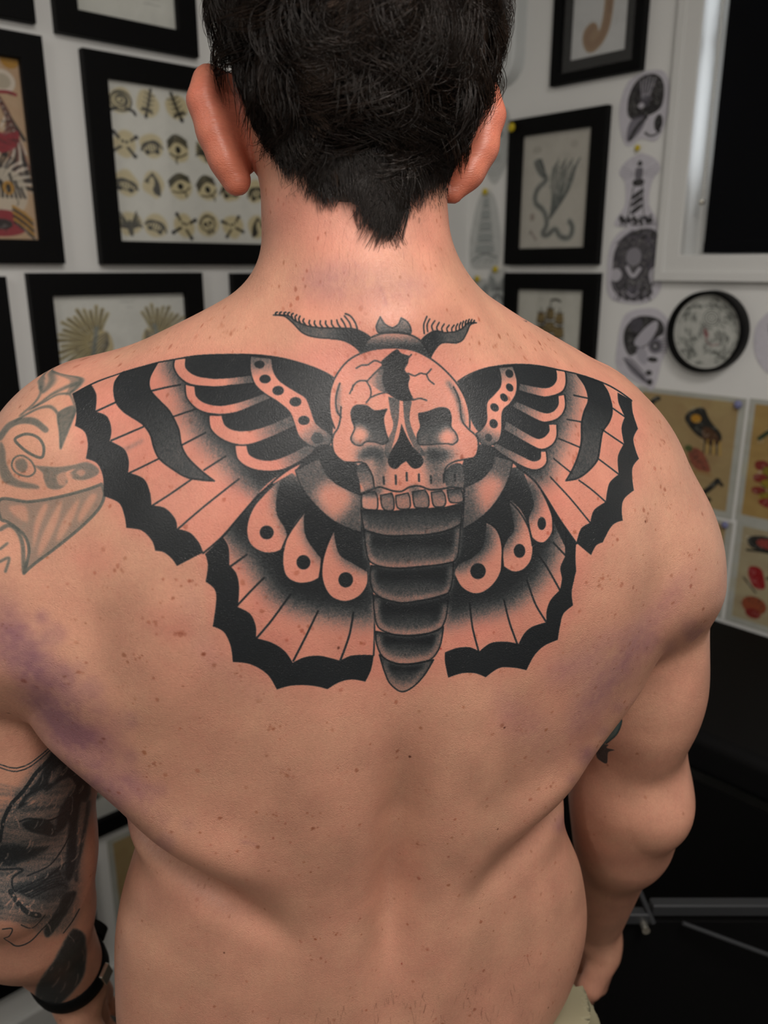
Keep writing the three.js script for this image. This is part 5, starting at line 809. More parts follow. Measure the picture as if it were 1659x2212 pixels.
    1266,1947,1249,1954,1239,1966,1236,1981,1239,1996,1251,2012,1269,2026,1293,2034,1316,2034,1334,2026,1344,2012,1345,1997,1340,1981,1327,1966,1309,1954,1288,1947,1266,1947,
    1272,1921,1254,1928,1243,1940,1239,1955,1243,1972,1255,1989,1275,2003,1301,2012,1326,2011,1345,2003,1355,1989,1357,1972,1350,1956,1337,1940,1318,1928,1295,1921,1272,1921,
    1277,1893,1258,1901,1246,1913,1243,1929,1247,1947,1260,1964,1282,1979,1309,1989,1336,1988,1356,1979,1367,1964,1368,1947,1361,1929,1347,1913,1327,1900,1302,1893,1277,1893,
    1283,1864,1263,1872,1251,1885,1247,1902,1252,1920,1265,1938,1288,1954,1317,1964,1346,1964,1368,1953,1379,1938,1380,1920,1373,1902,1358,1885,1336,1872,1309,1864,1283,1864,
    1290,1834,1268,1842,1255,1856,1251,1873,1256,1892,1271,1911,1295,1929,1326,1939,1358,1939,1381,1928,1392,1911,1393,1892,1385,1874,1369,1856,1345,1842,1317,1834,1290,1834,
    1295,1802,1271,1810,1256,1824,1249,1842,1252,1864,1267,1888,1296,1911,1337,1925,1378,1924,1406,1909,1417,1887,1415,1864,1402,1843,1382,1824,1355,1810,1325,1801,1295,1802,
    1296,1761,1267,1771,1247,1787,1238,1809,1243,1836,1263,1864,1300,1888,1348,1902,1395,1902,1430,1887,1446,1863,1445,1836,1429,1810,1403,1788,1370,1771,1333,1761,1296,1761,
    1298,1720,1265,1730,1242,1748,1233,1773,1241,1802,1265,1831,1306,1855,1357,1867,1405,1867,1441,1852,1460,1829,1462,1802,1448,1774,1420,1749,1382,1730,1339,1720,1298,1720,
    1301,1677,1265,1686,1240,1705,1229,1730,1236,1760,1263,1792,1309,1816,1364,1831,1424,1839,1470,1823,1481,1791,1476,1760,1460,1731,1431,1706,1390,1687,1345,1677,1301,1677,
    1303,1631,1264,1641,1239,1661,1229,1687,1238,1717,1268,1747,1315,1771,1371,1787,1433,1796,1485,1783,1501,1751,1491,1717,1472,1688,1442,1661,1398,1642,1350,1631,1303,1631,
    1305,1586,1268,1596,1243,1614,1234,1639,1245,1667,1275,1693,1319,1714,1371,1727,1426,1731,1471,1721,1494,1696,1491,1667,1474,1639,1443,1614,1399,1595,1351,1586,1305,1586,
    1307,1540,1270,1548,1245,1564,1236,1587,1245,1613,1274,1638,1317,1659,1370,1674,1427,1677,1466,1662,1483,1638,1484,1613,1469,1588,1437,1565,1396,1548,1350,1540,1307,1540,
    1299,1482,1257,1490,1227,1507,1214,1531,1224,1560,1257,1589,1309,1612,1371,1630,1440,1635,1488,1617,1501,1588,1496,1560,1478,1533,1443,1510,1398,1492,1348,1483,1299,1482,
    1291,1423,1244,1432,1211,1450,1198,1475,1209,1505,1245,1535,1302,1559,1371,1577,1447,1583,1504,1567,1523,1537,1517,1506,1494,1477,1454,1451,1402,1433,1345,1423,1291,1423,
    1286,1369,1239,1379,1208,1397,1197,1422,1209,1449,1245,1477,1301,1499,1368,1516,1445,1523,1508,1511,1533,1482,1525,1451,1501,1422,1459,1396,1403,1378,1343,1368,1286,1369,
    1286,1321,1243,1330,1214,1347,1204,1368,1215,1392,1248,1417,1301,1437,1365,1451,1437,1457,1503,1449,1533,1425,1523,1394,1494,1368,1454,1345,1400,1328,1341,1320,1286,1321,
    1286,1270,1242,1277,1210,1291,1195,1311,1202,1335,1235,1360,1293,1381,1363,1391,1433,1393,1496,1385,1532,1365,1522,1336,1488,1312,1446,1292,1395,1277,1339,1269,1286,1270,
    1278,1210,1228,1217,1191,1231,1174,1252,1182,1276,1220,1302,1284,1323,1361,1334,1436,1333,1496,1322,1534,1303,1530,1277,1497,1253,1452,1233,1396,1218,1336,1210,1278,1210,
    1270,1150,1217,1157,1179,1171,1161,1191,1171,1215,1212,1239,1278,1258,1359,1268,1436,1268,1496,1257,1533,1239,1536,1215,1507,1191,1459,1171,1398,1157,1332,1150,1270,1150
  ],
  arm1: [
    212,2111,182,2133,175,2163,168,2176,162,2188,162,2200,144,2230,153,2257,188,2255,211,2211,221,2197,228,2187,232,2177,232,2167,233,2154,239,2120,212,2111,
    200,2093,173,2107,158,2127,152,2144,144,2158,138,2174,129,2201,138,2230,173,2246,217,2224,220,2174,227,2158,228,2145,231,2132,233,2114,224,2097,200,2093,
    185,2072,158,2083,136,2101,119,2119,108,2139,104,2160,111,2180,130,2195,161,2196,194,2183,218,2161,232,2139,237,2119,235,2101,227,2086,211,2073,185,2072,
    169,2050,141,2059,116,2075,97,2095,85,2117,82,2139,90,2160,112,2172,144,2172,178,2160,204,2140,221,2117,229,2095,228,2075,217,2059,196,2050,169,2050,
    154,2021,123,2030,94,2048,73,2070,59,2094,56,2118,64,2141,89,2155,125,2155,162,2141,192,2119,211,2094,220,2070,219,2048,207,2031,184,2021,154,2021,
    139,1990,104,2001,72,2019,48,2043,32,2070,28,2097,37,2121,64,2137,104,2137,146,2121,179,2097,201,2070,211,2044,210,2020,197,2001,172,1990,139,1990,
    122,1958,84,1970,49,1990,21,2015,1,2044,-8,2076,0,2107,30,2127,80,2127,131,2107,169,2076,192,2045,202,2016,200,1990,186,1970,159,1958,122,1958,
    106,1921,61,1933,19,1955,-18,1984,-45,2020,-60,2060,-50,2098,-11,2123,52,2123,117,2098,167,2060,195,2021,204,1985,199,1956,180,1934,148,1921,106,1921,
    91,1877,37,1892,-15,1917,-58,1952,-90,1993,-101,2037,-84,2074,-38,2096,28,2097,98,2075,156,2037,193,1994,208,1953,203,1918,180,1892,142,1877,91,1877,
    84,1834,23,1848,-35,1876,-82,1914,-107,1957,-109,1998,-88,2030,-44,2050,16,2054,86,2036,148,2002,189,1958,205,1916,201,1880,178,1853,138,1836,84,1834,
    81,1796,21,1809,-37,1836,-83,1874,-108,1915,-110,1953,-93,1987,-59,2018,8,2027,86,1999,149,1961,194,1917,208,1874,200,1839,175,1814,135,1798,81,1796,
    79,1754,18,1767,-41,1794,-89,1830,-116,1871,-121,1911,-111,1950,-74,1983,2,1987,84,1957,148,1916,194,1873,213,1830,206,1795,178,1769,135,1755,79,1754,
    79,1706,17,1719,-43,1744,-92,1779,-120,1819,-127,1858,-110,1893,-65,1916,6,1915,80,1891,141,1858,186,1819,208,1780,204,1745,178,1720,134,1707,79,1706,
    79,1653,19,1665,-39,1688,-87,1720,-117,1757,-123,1794,-100,1823,-56,1842,7,1850,83,1832,145,1796,189,1758,209,1720,204,1688,177,1665,133,1653,79,1653,
    82,1589,18,1602,-43,1626,-94,1658,-126,1695,-133,1733,-112,1764,-72,1790,0,1803,90,1780,160,1739,208,1698,230,1658,223,1623,192,1599,142,1588,82,1589,
    87,1522,16,1535,-53,1560,-110,1594,-147,1633,-156,1673,-135,1707,-88,1736,-4,1745,95,1719,171,1677,223,1635,247,1594,240,1559,206,1534,153,1522,87,1522,
    90,1461,15,1473,-59,1497,-121,1532,-159,1571,-165,1610,-143,1644,-93,1672,-3,1676,96,1650,171,1611,222,1572,246,1533,240,1500,209,1476,157,1463,90,1461,
    90,1407,17,1417,-56,1440,-116,1471,-151,1507,-156,1542,-140,1576,-89,1601,1,1601,95,1576,166,1542,216,1507,238,1473,232,1444,203,1422,154,1409,90,1407,
    90,1352,20,1361,-49,1381,-106,1409,-141,1441,-152,1474,-140,1506,-86,1528,4,1526,98,1507,177,1478,230,1443,248,1409,237,1382,203,1363,153,1353,90,1352,
    94,1286,19,1296,-53,1315,-115,1342,-156,1374,-170,1407,-152,1438,-90,1457,3,1458,104,1442,194,1413,252,1377,273,1342,260,1314,220,1295,163,1286,94,1286,
    99,1217,17,1227,-63,1246,-132,1273,-178,1305,-191,1339,-165,1367,-97,1384,1,1386,109,1370,204,1342,269,1307,293,1273,278,1245,236,1227,174,1217,99,1217
  ]
};
function laid(list, ni, nj) {   // how a flat drawing lies on a chart: place on the chart (0..1, 0..1) -> place on the sheet
  const w = (t) => [((-t + 2) * t - 1) * t / 2, ((3 * t - 5) * t * t + 2) / 2, ((-3 * t + 4) * t + 1) * t / 2, ((t - 1) * t * t) / 2];
  return (s, t, out) => {
    const fi = clamp(s, 0, 0.99999) * (ni - 1), fj = clamp(t, 0, 0.99999) * (nj - 1), i = Math.floor(fi), j = Math.floor(fj), wi = w(fi - i), wj = w(fj - j);
    let x = 0, y = 0;
    for (let b = 0; b < 4; b++) { const jj = clamp(j + b - 1, 0, nj - 1) * ni; for (let a = 0; a < 4; a++) { const q = (jj + clamp(i + a - 1, 0, ni - 1)) * 2, k = wi[a] * wj[b]; x += list[q] * k; y += list[q + 1] * k; } }
    out[0] = x; out[1] = y;
  };
}
function sampler(ctx, sheet, channel) {
  const d = ctx.getImageData(0, 0, sheet.w, sheet.h).data, { w, h, x, y, k } = sheet, a = new Uint8Array(w * h);
  for (let i = 0; i < a.length; i++) a[i] = d[i * 4 + channel];
  return (px, py) => {
    const fx = (px - x) * k - 0.5, fy = (py - y) * k - 0.5;
    if (!(fx > 0 && fy > 0 && fx < w - 1.01 && fy < h - 1.01)) return 0;
    const i = Math.floor(fx), j = Math.floor(fy), u = fx - i, v = fy - j, q = j * w + i;
    return ((a[q] * (1 - u) + a[q + 1] * u) * (1 - v) + (a[q + w] * (1 - u) + a[q + w + 1] * u) * v) / 255;
  };
}
const SKIN = [198, 144, 120];
function skinMap(W, H, where, wide, high, layers, spots) {   // where(s, t, out) -> sheet; wide, high: size of the chart in metres
  const [fc, fx] = canvas(W, H);
  fx.fillStyle = '#fff'; fx.fillRect(0, 0, W, H);
  spots(fx, W / wide, H / high);
  const [, sx] = canvas(W, H);
  sx.filter = `blur(${0.00022 * W / wide}px)`; sx.drawImage(fc, 0, 0); sx.filter = 'none';
  const fr = sx.getImageData(0, 0, W, H).data, p = [0, 0];
  // broad mottling on a coarse grid
  const GW = 129, coarse = new Float32Array(GW * GW * 2);
  for (let j = 0; j < GW; j++) for (let i = 0; i < GW; i++) { const x = i / (GW - 1) * wide, y = j / (GW - 1) * high; coarse[(j * GW + i) * 2] = fbm(x * 34, y * 34, 3.3, 4) - 0.5; coarse[(j * GW + i) * 2 + 1] = fbm(x * 60, y * 60, 9.1, 3) - 0.5; }
  return dataMap(W, H, (x, y, px) => {
    const s = (x + 0.5) / W, t = (y + 0.5) / H;
    where(s, t, p);
    const gi = s * (GW - 1.001), gj = t * (GW - 1.001), i = Math.floor(gi), j = Math.floor(gj), u = gi - i, v = gj - j, q = (j * GW + i) * 2, r = q + GW * 2;
    const m0 = lerp(lerp(coarse[q], coarse[q + 2], u), lerp(coarse[r], coarse[r + 2], u), v), m1 = lerp(lerp(coarse[q + 1], coarse[q + 3], u), lerp(coarse[r + 1], coarse[r + 3], u), v);
    const fine = noise3(x / 3.1, y / 3.1, 5) - 0.5, fine2 = noise3(x / 9, y / 9, 2.5) - 0.5, g = hash3(x, y, 1) - 0.5;
    const L = layers(p[0], p[1], s, t);
    const red = L.red + m0 * 0.55 + fine2 * 0.22, tone = 1 + m1 * 0.16 + fine * 0.05 + g * 0.02;
    let R = SKIN[0] * tone * (1 - 0.02 * red), G = SKIN[1] * tone * (1 - 0.17 * red), B = SKIN[2] * tone * (1 - 0.13 * red);
    const z = clamp(L.violet * (0.8 + 1.5 * m1 + 0.9 * m0 + 0.5 * fine2), 0, 1); R *= 1 - 0.28 * z; G *= 1 - 0.30 * z; B *= 1 - 0.12 * z;
    const f = ((H - 1 - y) * W + x) * 4;
    R *= fr[f] / 255; G *= fr[f + 1] / 255; B *= fr[f + 2] / 255;
    let a = Math.min(0.92, L.old * 1.45);
    if (a > 0.004) { a *= 1 + fine * 0.3; const lum = (R + G + B) / 3; R = lerp(lerp(R, lum, a * 0.9), 66, a * 0.86); G = lerp(lerp(G, lum, a * 0.6), 70, a * 0.86); B = lerp(lerp(B, lum, a * 0.5), 66, a * 0.86); }
    a = L.ink;
    if (a > 0.004) {
      if (a < 0.9) a = clamp(a + (g * 0.42 + fine * 0.25) * Math.min(1, 3.2 * a * (1 - a)), 0, 0.97);
      a *= 1 - 0.035 * Math.max(0, fine2 + g * 0.5);
      const lum = R * 0.4 + G * 0.4 + B * 0.2, d = Math.min(1, a * 1.35);
      R = lerp(lerp(R, lum * 0.96, d), 25, a); G = lerp(lerp(G, lum * 0.98, d), 28, a); B = lerp(lerp(B, lum * 0.96, d), 31, a);
    }
    if (L.teal > 0.01) { R = lerp(R, 62, L.teal * 0.85); G = lerp(G, 96, L.teal * 0.85); B = lerp(B, 98, L.teal * 0.85); }
    px[0] = clamp(R, 0, 255); px[1] = clamp(G, 0, 255); px[2] = clamp(B, 0, 255);
  }, true);
}
const blot = (ctx, x, y, r, color) => { ctx.fillStyle = color; ctx.beginPath(); const n = 7; for (let i = 0; i < n; i++) { const a = i / n * 6.2832, q = r * (0.65 + 0.6 * rnd()); ctx.lineTo(x + Math.cos(a) * q, y + Math.sin(a) * q * 0.85); } ctx.closePath(); ctx.fill(); };
function freckles(ctx, kx, ky, count, high) {   // high: how the density goes with height on the chart (0 bottom .. 1 top)
  const W = ctx.canvas.width, H = ctx.canvas.height;
  for (let n = 0; n < count; n++) {
    const x = rnd() * W, t = rnd(), y = (1 - t) * H;
    if (rnd() > high(x / W, t)) continue;
    const big = rnd() ** 3, r = lerp(0.0004, 0.0015, big) * kx, a = lerp(0.12, 0.40, rnd());
    blot(ctx, x, y, r, `rgba(${128 + rnd() * 30 | 0},${66 + rnd() * 24 | 0},${34 + rnd() * 16 | 0},${a})`);
    if (rnd() < 0.12) for (let i = 0; i < 4; i++) blot(ctx, x + (rnd() - 0.5) * 0.008 * kx, y + (rnd() - 0.5) * 0.006 * ky, r * 0.8, `rgba(140,76,40,${a * 0.8})`);
  }
  for (let n = 0; n < count / 50; n++) { const x = rnd() * W, t = rnd(), y = (1 - t) * H; if (rnd() > 0.3) continue; blot(ctx, x, y, lerp(0.0004, 0.0009, rnd()) * kx, rnd() < 0.35 ? 'rgba(150,40,35,0.6)' : 'rgba(70,40,30,0.75)'); }
}
const whereBack = laid(LAID.back, 33, 33), whereRight = laid(LAID.arm0, 17, 21), whereLeft = laid(LAID.arm1, 17, 21);
let backMap, armMaps;
{
  const [, moth] = canvas(SHEET.w, SHEET.h); drawMoth(moth);
  const [, old] = canvas(SHEET.w, SHEET.h); drawShoulder(old);
  const low = { x: SHEET.x, y: SHEET.y, k: SHEET.k / 4, w: 512, h: 585 };
  // what the needle and the stencil left: flushed skin inside the fresh work, violet stencil ink wiped down the flanks and round the neck
  const [, flush] = canvas(low.w, low.h), [, dye] = canvas(low.w, low.h), P = pen(flush, 0, 0, 1, low), Q = pen(dye, 0, 0, 1, low);
  P.fill('150,850 400,770 620,760 860,730 1060,790 1200,790 1380,880 1370,1050 1280,1200 1240,1340 1130,1450 960,1460 870,1490 780,1470 600,1480 470,1360 430,1200 260,1130', 0.62, 7);
  P.fill('600,660 720,640 900,650 1040,700 960,770 720,760', 0.35, 8); P.fill('560,430 700,560 960,560 980,440', 0.4, 10);
  for (let n = 0; n < 26; n++) { const x = 200 + rnd() * 1100, y = 820 + rnd() * 600, r = 20 + rnd() * 50; P.fill(`${x - r},${y} ${x},${y - r * 0.7} ${x + r},${y} ${x},${y + r * 0.7}`, 0.3, 5); }
  for (const [d, a] of [['-20,1260 40,1330 110,1450 190,1580 250,1700 290,1800 240,1790 130,1640 40,1480 -20,1400', 0.85], ['40,1400 150,1450 260,1600 330,1750 260,1740 150,1620', 0.5], ['1500,1230 1440,1330 1370,1450 1280,1560 1230,1600 1260,1500 1350,1400 1430,1290', 0.75], ['1400,1380 1300,1450 1180,1480 1210,1420 1330,1360', 0.4], ['640,590 760,575 900,600 920,640 800,650 680,640', 0.55], ['1080,1480 1180,1560 1200,1640 1100,1600', 0.3], ['60,1440 120,1490 100,1560 50,1500', 0.4], ['420,1240 440,1330 490,1430 590,1500 560,1510 450,1440 400,1330', 0.25]]) Q.fill(d, a, 7);
  for (let n = 0; n < 46; n++) { const side = rnd() < 0.6, t = rnd(), x = side ? lerp(20, 330, t) + rnd() * 120 : lerp(1440, 1150, t) + rnd() * 90, y = lerp(1330, 1780, t) + rnd() * 60, r = 6 + rnd() * 22; Q.fill(`${x - r},${y} ${x},${y - r} ${x + r},${y} ${x},${y + r}`, 0.2 + rnd() * 0.3, 2); }
  Q.line('812,600 826,625 834,660', 4, 0.7, 1); Q.line('760,560 800,600', 3, 0.3, 1); Q.line('520,1818 555,1826', 4, 0.5, 1);
  const ink = sampler(moth, SHEET, 3), faded = sampler(old, SHEET, 3), flushed = sampler(flush, low, 3), dyed = sampler(dye, low, 3);
  backMap = skinMap(2048, 2048, whereBack, 0.575, CHART.y1 - CHART.y0, (x, y, s, t) => {
    const seen = s > 0.03 && s < 0.93;
    return { ink: seen ? ink(x, y) : 0, old: seen ? faded(x, y) : 0, red: seen ? flushed(x, y) : 0, violet: seen ? dyed(x, y) : 0, teal: 0 };
  }, (ctx, kx, ky) => {
    freckles(ctx, kx, ky, 5600, (s, t) => t > 0.55 ? 0.75 : 0.22 + 0.3 * t);
    const W = ctx.canvas.width, H = ctx.canvas.height;      // fine dark hairs in the small of the back and on the nape
    ctx.lineCap = 'round';
    for (let n = 0; n < 420; n++) { const nape = n < 120, x = W * (nape ? 0.5 + (rnd() - 0.5) * 0.2 : 0.52 + (rnd() - 0.5) * 0.36 * (0.4 + rnd())), y = H * (nape ? 0.06 + rnd() * 0.07 : 0.80 + 0.14 * rnd()), l = (0.003 + rnd() * 0.006) * ky; ctx.strokeStyle = `rgba(60,42,30,${nape ? 0.13 : 0.14 + rnd() * 0.16})`; ctx.lineWidth = 1 + rnd() * 0.9; const dx = (rnd() - 0.5) * l; ctx.beginPath(); ctx.moveTo(x, y); ctx.quadraticCurveTo(x + dx * 0.3, y + l * 0.5, x + dx, y + l); ctx.stroke(); }
  });
  const [, sleeve] = canvas(ARMSHEET.w, ARMSHEET.h); drawSleeve(sleeve);
  const sleeved = sampler(sleeve, ARMSHEET, 3);
  const tealSheet = { x: 1270, y: 1520, k: 4, w: 400, h: 560 }, [, teal] = canvas(400, 560), [, edge] = canvas(400, 560), T = pen(teal, 1159, 1450, 500 / 1451, tealSheet), U = pen(edge, 1159, 1450, 500 / 1451, tealSheet);
  T.fill('420,300 510,280 535,320 500,400 440,450 380,480', 0.95, 2); U.line('500,282 532,310 505,390 440,450', 12, 0.85); U.fill('380,470 450,460 440,480 490,495 450,510 440,575 400,560 375,530', 0.7, 1);
  const tinted = sampler(teal, tealSheet, 3), edged = sampler(edge, tealSheet, 3);
  const armSpots = (ctx, kx, ky) => freckles(ctx, kx, ky, 260, () => 0.6);
  armMaps = [
    skinMap(1024, 1024, whereRight, 0.31, 0.52, (x, y, s) => ({ ink: s > 0.2 && s < 0.75 ? edged(x, y) : 0, old: 0, red: 0, violet: 0, teal: s > 0.2 && s < 0.75 ? tinted(x, y) : 0 }), armSpots),
    skinMap(1024, 1024, whereLeft, 0.31, 0.52, (x, y) => ({ ink: sleeved(x, y) * 0.95, old: 0, red: 0, violet: 0, teal: 0 }), armSpots)];
  for (const t of armMaps) t.wrapS = THREE.RepeatWrapping;
}
const plainMap = skinMap(512, 512, (s, t, o) => { o[0] = o[1] = 0; }, 0.16, 0.16, () => ({ ink: 0, old: 0, red: 0.15, violet: 0, teal: 0 }), (ctx, kx, ky) => freckles(ctx, kx, ky, 40, () => 0.6));
plainMap.wrapS = plainMap.wrapT = THREE.MirroredRepeatWrapping;
const pores = dataMap(512, 512, (x, y, px) => {
  const wrap = (f) => { const X = x / 512, Y = y / 512; return f(x, y) * (1 - X) * (1 - Y) + f(x - 512, y) * X * (1 - Y) + f(x, y - 512) * (1 - X) * Y + f(x - 512, y - 512) * X * Y; };
  const v = wrap((p, q) => { const a = p * 0.8 + q * 0.6, b = q * 0.8 - p * 0.6; return 0.5 * noise3(a / 6, b / 6, 1) + 0.3 * noise3(p / 3.1, q / 3.1, 4) + 0.2 * noise3(b / 2.2, a / 2.2, 9) - 0.5 * ss(0.80, 0.95, noise3(b / 9, a / 9, 8)); });
  px[0] = px[1] = px[2] = clamp(40 + v * 215, 0, 255);
}, false, true);
const skinMat = (map, repeat, extra = {}) => { const b = pores.clone(); b.repeat.set(...repeat); b.needsUpdate = true; return new THREE.MeshPhysicalMaterial({ map, bumpMap: b, bumpScale: 0.00036, roughness: 0.38, specularIntensity: 0.9, ...extra }); };
// ---------------------------------------------------------------- the man
const man = thing('person', 'bare-backed man seen from behind, large moth tattoo across his back, arms hanging', 'person', MAN.at, MAN.turn);
{
  const m = skinNet(cutSkin, steps(-0.40, 0.40, 0.0042), [...steps(0.62, 1.50, 0.0042), ...steps(1.5, 1.80, 0.0026).slice(1)], steps(-0.26, 0.15, 0.0038));
  // sort the triangles by chart and give each chart its own corners
  const groups = Array.from({ length: 5 }, () => []), chartOf = (x, y, z) => {
    if (y < 1.275 && arms(x, y, z) < trunk(x, y, z) - relief(x, y, z) - 0.001) return x > 0 ? 1 : 2;
    if (y > 1.53 && y < 1.64 && ears(x, y, z) < 0.004 && head(x, y, z) > 0.001) return 4;
    return y > CHART.y0 && y < CHART.y1 && Math.abs(Math.atan2(x, z + CHART.c)) < CHART.a - 0.02 ? 0 : 3;
  };
  for (let t = 0; t < m.tri.length; t += 3) {
    let x = 0, y = 0, z = 0;
    for (let c = 0; c < 3; c++) { const v = m.tri[t + c] * 3; x += m.P[v] / 3; y += m.P[v + 1] / 3; z += m.P[v + 2] / 3; }
    groups[chartOf(x, y, z)].push(t);
  }
  const P = [], N = [], UV = [], index = [], g = new THREE.BufferGeometry();
  groups.forEach((list, n) => {
    const at = new Map(), start = index.length;
    for (const t of list) {
      const uv = [0, 1, 2].map((c) => {
        const v = m.tri[t + c] * 3, x = m.P[v], y = m.P[v + 1], z = m.P[v + 2];
        if (n === 0) return [(Math.atan2(x, z + CHART.c) + CHART.a) / (2 * CHART.a), (y - CHART.y0) / (CHART.y1 - CHART.y0)];
        if (n < 3) { const [cx, cz] = armLine(n - 1, y); return [(Math.atan2(x - cx, z - cz) + Math.PI) / (2 * Math.PI), (y - ARMCHART.y0) / (ARMCHART.y1 - ARMCHART.y0)]; }
        return [Math.atan2(x, -z - 0.03) * 0.7, y / 0.16];
      });
      if (n < 3) { const hi = Math.max(uv[0][0], uv[1][0], uv[2][0]); for (const q of uv) if (hi - q[0] > 0.5) q[0] += 1; }
      for (let c = 0; c < 3; c++) {
        const v = m.tri[t + c], key = v * 4 + (uv[c][0] > 1 ? 1 : 0);
        let id = at.get(key);
        if (id === undefined) { id = P.length / 3; at.set(key, id); P.push(m.P[v * 3], m.P[v * 3 + 1], m.P[v * 3 + 2]); N.push(m.N[v * 3], m.N[v * 3 + 1], m.N[v * 3 + 2]); UV.push(...uv[c]); }
        index.push(id);
      }
    }
    g.addGroup(start, index.length - start, n);
  });
  g.setAttribute('position', new THREE.Float32BufferAttribute(P, 3)); g.setAttribute('normal', new THREE.Float32BufferAttribute(N, 3)); g.setAttribute('uv', new THREE.Float32BufferAttribute(UV, 2)); g.setIndex(index);
  const body = part('body', g, [skinMat(backMap, [16, 21]), skinMat(armMaps[0], [9, 14]), skinMat(armMaps[1], [9, 14]), skinMat(plainMap, [4, 4]), skinMat(plainMap, [4, 4], { color: 0xffd8cf })], man);
  body.userData.label = 'freckled skin with black and grey moth and skull tattoo';
}
// ---------------------------------------------------------------- hair: a close cap and some thousands of curled strands, clump by clump
const HAIR = new THREE.Color(0.078, 0.048, 0.032);
const NAPE = [[-0.110, 1.612], [-0.078, 1.600], [-0.068, 1.578], [-0.055, 1.556], [-0.035, 1.541], [-0.016, 1.532], [-0.004, 1.523], [0.006, 1.528], [0.022, 1.542], [0.045, 1.554], [0.060, 1.572], [0.072, 1.600], [0.110, 1.612]];
function hairline(x, z) {
  let i = 0; while (i < NAPE.length - 2 && x > NAPE[i + 1][0]) i++;
  const [ax, ay] = NAPE[i], [bx, by] = NAPE[i + 1], y = lerp(ay, by, clamp((x - ax) / (bx - ax), 0, 1));
  return lerp(y, 1.64 + ss(-0.07, -0.12, z) * 0.075, ss(0.01, -0.05, z));
}
{
  const skull = (x, y, z) => Math.min(head(x, y, z), smin(cone(x, y, z, NECK), head(x, y, z), 0.03));
  const deep = (x, y, z) => { const up = y - hairline(x, z); return 0.0012 + 0.006 * ss(0.0, 0.030, up) + 0.005 * ss(0.03, 0.09, up) + 0.006 * (fbm(x * 46, y * 46, z * 46, 3) - 0.5) * ss(0.0, 0.03, up); };
  const cap = (x, y, z) => { const edge = hairline(x, z) + 0.003 - y + 0.009 * (noise3(x * 160, y * 90, z * 160) - 0.5); return Math.max(skull(x, y, z) - deep(x, y, z), edge); };
  const net = skinNet(cap, steps(-0.125, 0.12, 0.0042), steps(1.50, 1.80, 0.0042), steps(-0.17, 0.10, 0.0042));
  const g = new THREE.BufferGeometry();
  g.setAttribute('position', new THREE.BufferAttribute(net.P, 3)); g.setAttribute('normal', new THREE.BufferAttribute(net.N, 3)); g.setIndex(new THREE.BufferAttribute(net.tri, 1));
  const hair = part('hair', g, new THREE.MeshStandardMaterial({ color: HAIR, roughness: 0.75 }), man);
  hair.userData.label = 'thick dark brown wavy hair tapering to a point at the nape';
  // strands
  const P = [], N = [], C = [], I = [], v = new THREE.Vector3(), grad = (x, y, z, o) => { const e = 0.001; return o.set(skull(x + e, y, z) - skull(x - e, y, z), skull(x, y + e, z) - skull(x, y - e, z), skull(x, y, z + e) - skull(x, y, z - e)).normalize(); };
  const dir = new THREE.Vector3(), side = new THREE.Vector3(), up = new THREE.Vector3(), n = new THREE.Vector3(), q = new THREE.Vector3(), jit = new THREE.Vector3();
  const tone = new THREE.Color();
  function strand(pts, r, color) {
    const base = P.length / 3, k = pts.length;
    for (let i = 0; i < k; i++) {
      dir.subVectors(pts[Math.min(k - 1, i + 1)], pts[Math.max(0, i - 1)]).normalize();
      side.set(0.3, 0.2, 0.93).cross(dir).normalize(); up.crossVectors(dir, side);
      const rr = r * (1 - 0.75 * (i / (k - 1)) ** 2);
      for (let s = 0; s < 3; s++) { const a = s * 2.0944; q.copy(side).multiplyScalar(Math.cos(a)).addScaledVector(up, Math.sin(a)); P.push(pts[i].x + q.x * rr, pts[i].y + q.y * rr, pts[i].z + q.z * rr); N.push(q.x, q.y, q.z); C.push(color.r, color.g, color.b); }
      if (i) for (let s = 0; s < 3; s++) { const a = base + (i - 1) * 3 + s, b = base + (i - 1) * 3 + (s + 1) % 3; I.push(a, a + 3, b, b, a + 3, b + 3); }
    }
  }
  function grow(x0, y0, z0, heading, curl, length, lift, count, spread, thick, taper = 1) {   // one clump
    const base = tone.copy(HAIR).multiplyScalar(0.75 + rnd() * 0.5).clone();
    for (let c = 0; c < count; c++) {
      v.set(x0 + (rnd() - 0.5) * spread, y0 + (rnd() - 0.5) * spread, z0 + (rnd() - 0.5) * spread);
      grad(v.x, v.y, v.z, n); v.addScaledVector(n, -(skull(v.x, v.y, v.z)));
      let turn = heading + (rnd() - 0.5) * 0.35;
      const l = length * (0.75 + rnd() * 0.45), k = 9, pts = [], bend = curl * (0.8 + rnd() * 0.4), rise = lift * (0.7 + rnd() * 0.6), cap0 = deep(v.x, v.y, v.z);
      const p = v.clone(); let h = Math.max(0.0005, cap0 * 0.9);
      for (let i = 0; i < k; i++) {
        grad(p.x, p.y, p.z, n);
        const t = i / (k - 1), out = h + rise * Math.sin(Math.min(1, t * 1.15) * 2.3) * 1.0;
        pts.push(p.clone().addScaledVector(n, out));
        // step along the scalp in the clump's heading (0 is down, turning towards +x)
        jit.set(0, -1, 0).addScaledVector(n, n.y).normalize(); side.crossVectors(n, jit);
        q.copy(jit).multiplyScalar(Math.cos(turn)).addScaledVector(side, Math.sin(turn));
        p.addScaledVector(q, l / (k - 1)); p.addScaledVector(n, -skull(p.x, p.y, p.z));
        turn += bend / (k - 1);
      }
      tone.copy(base).multiplyScalar(0.75 + rnd() * 0.5);
      strand(pts, thick * (0.7 + rnd() * 0.6), tone);
    }
  }
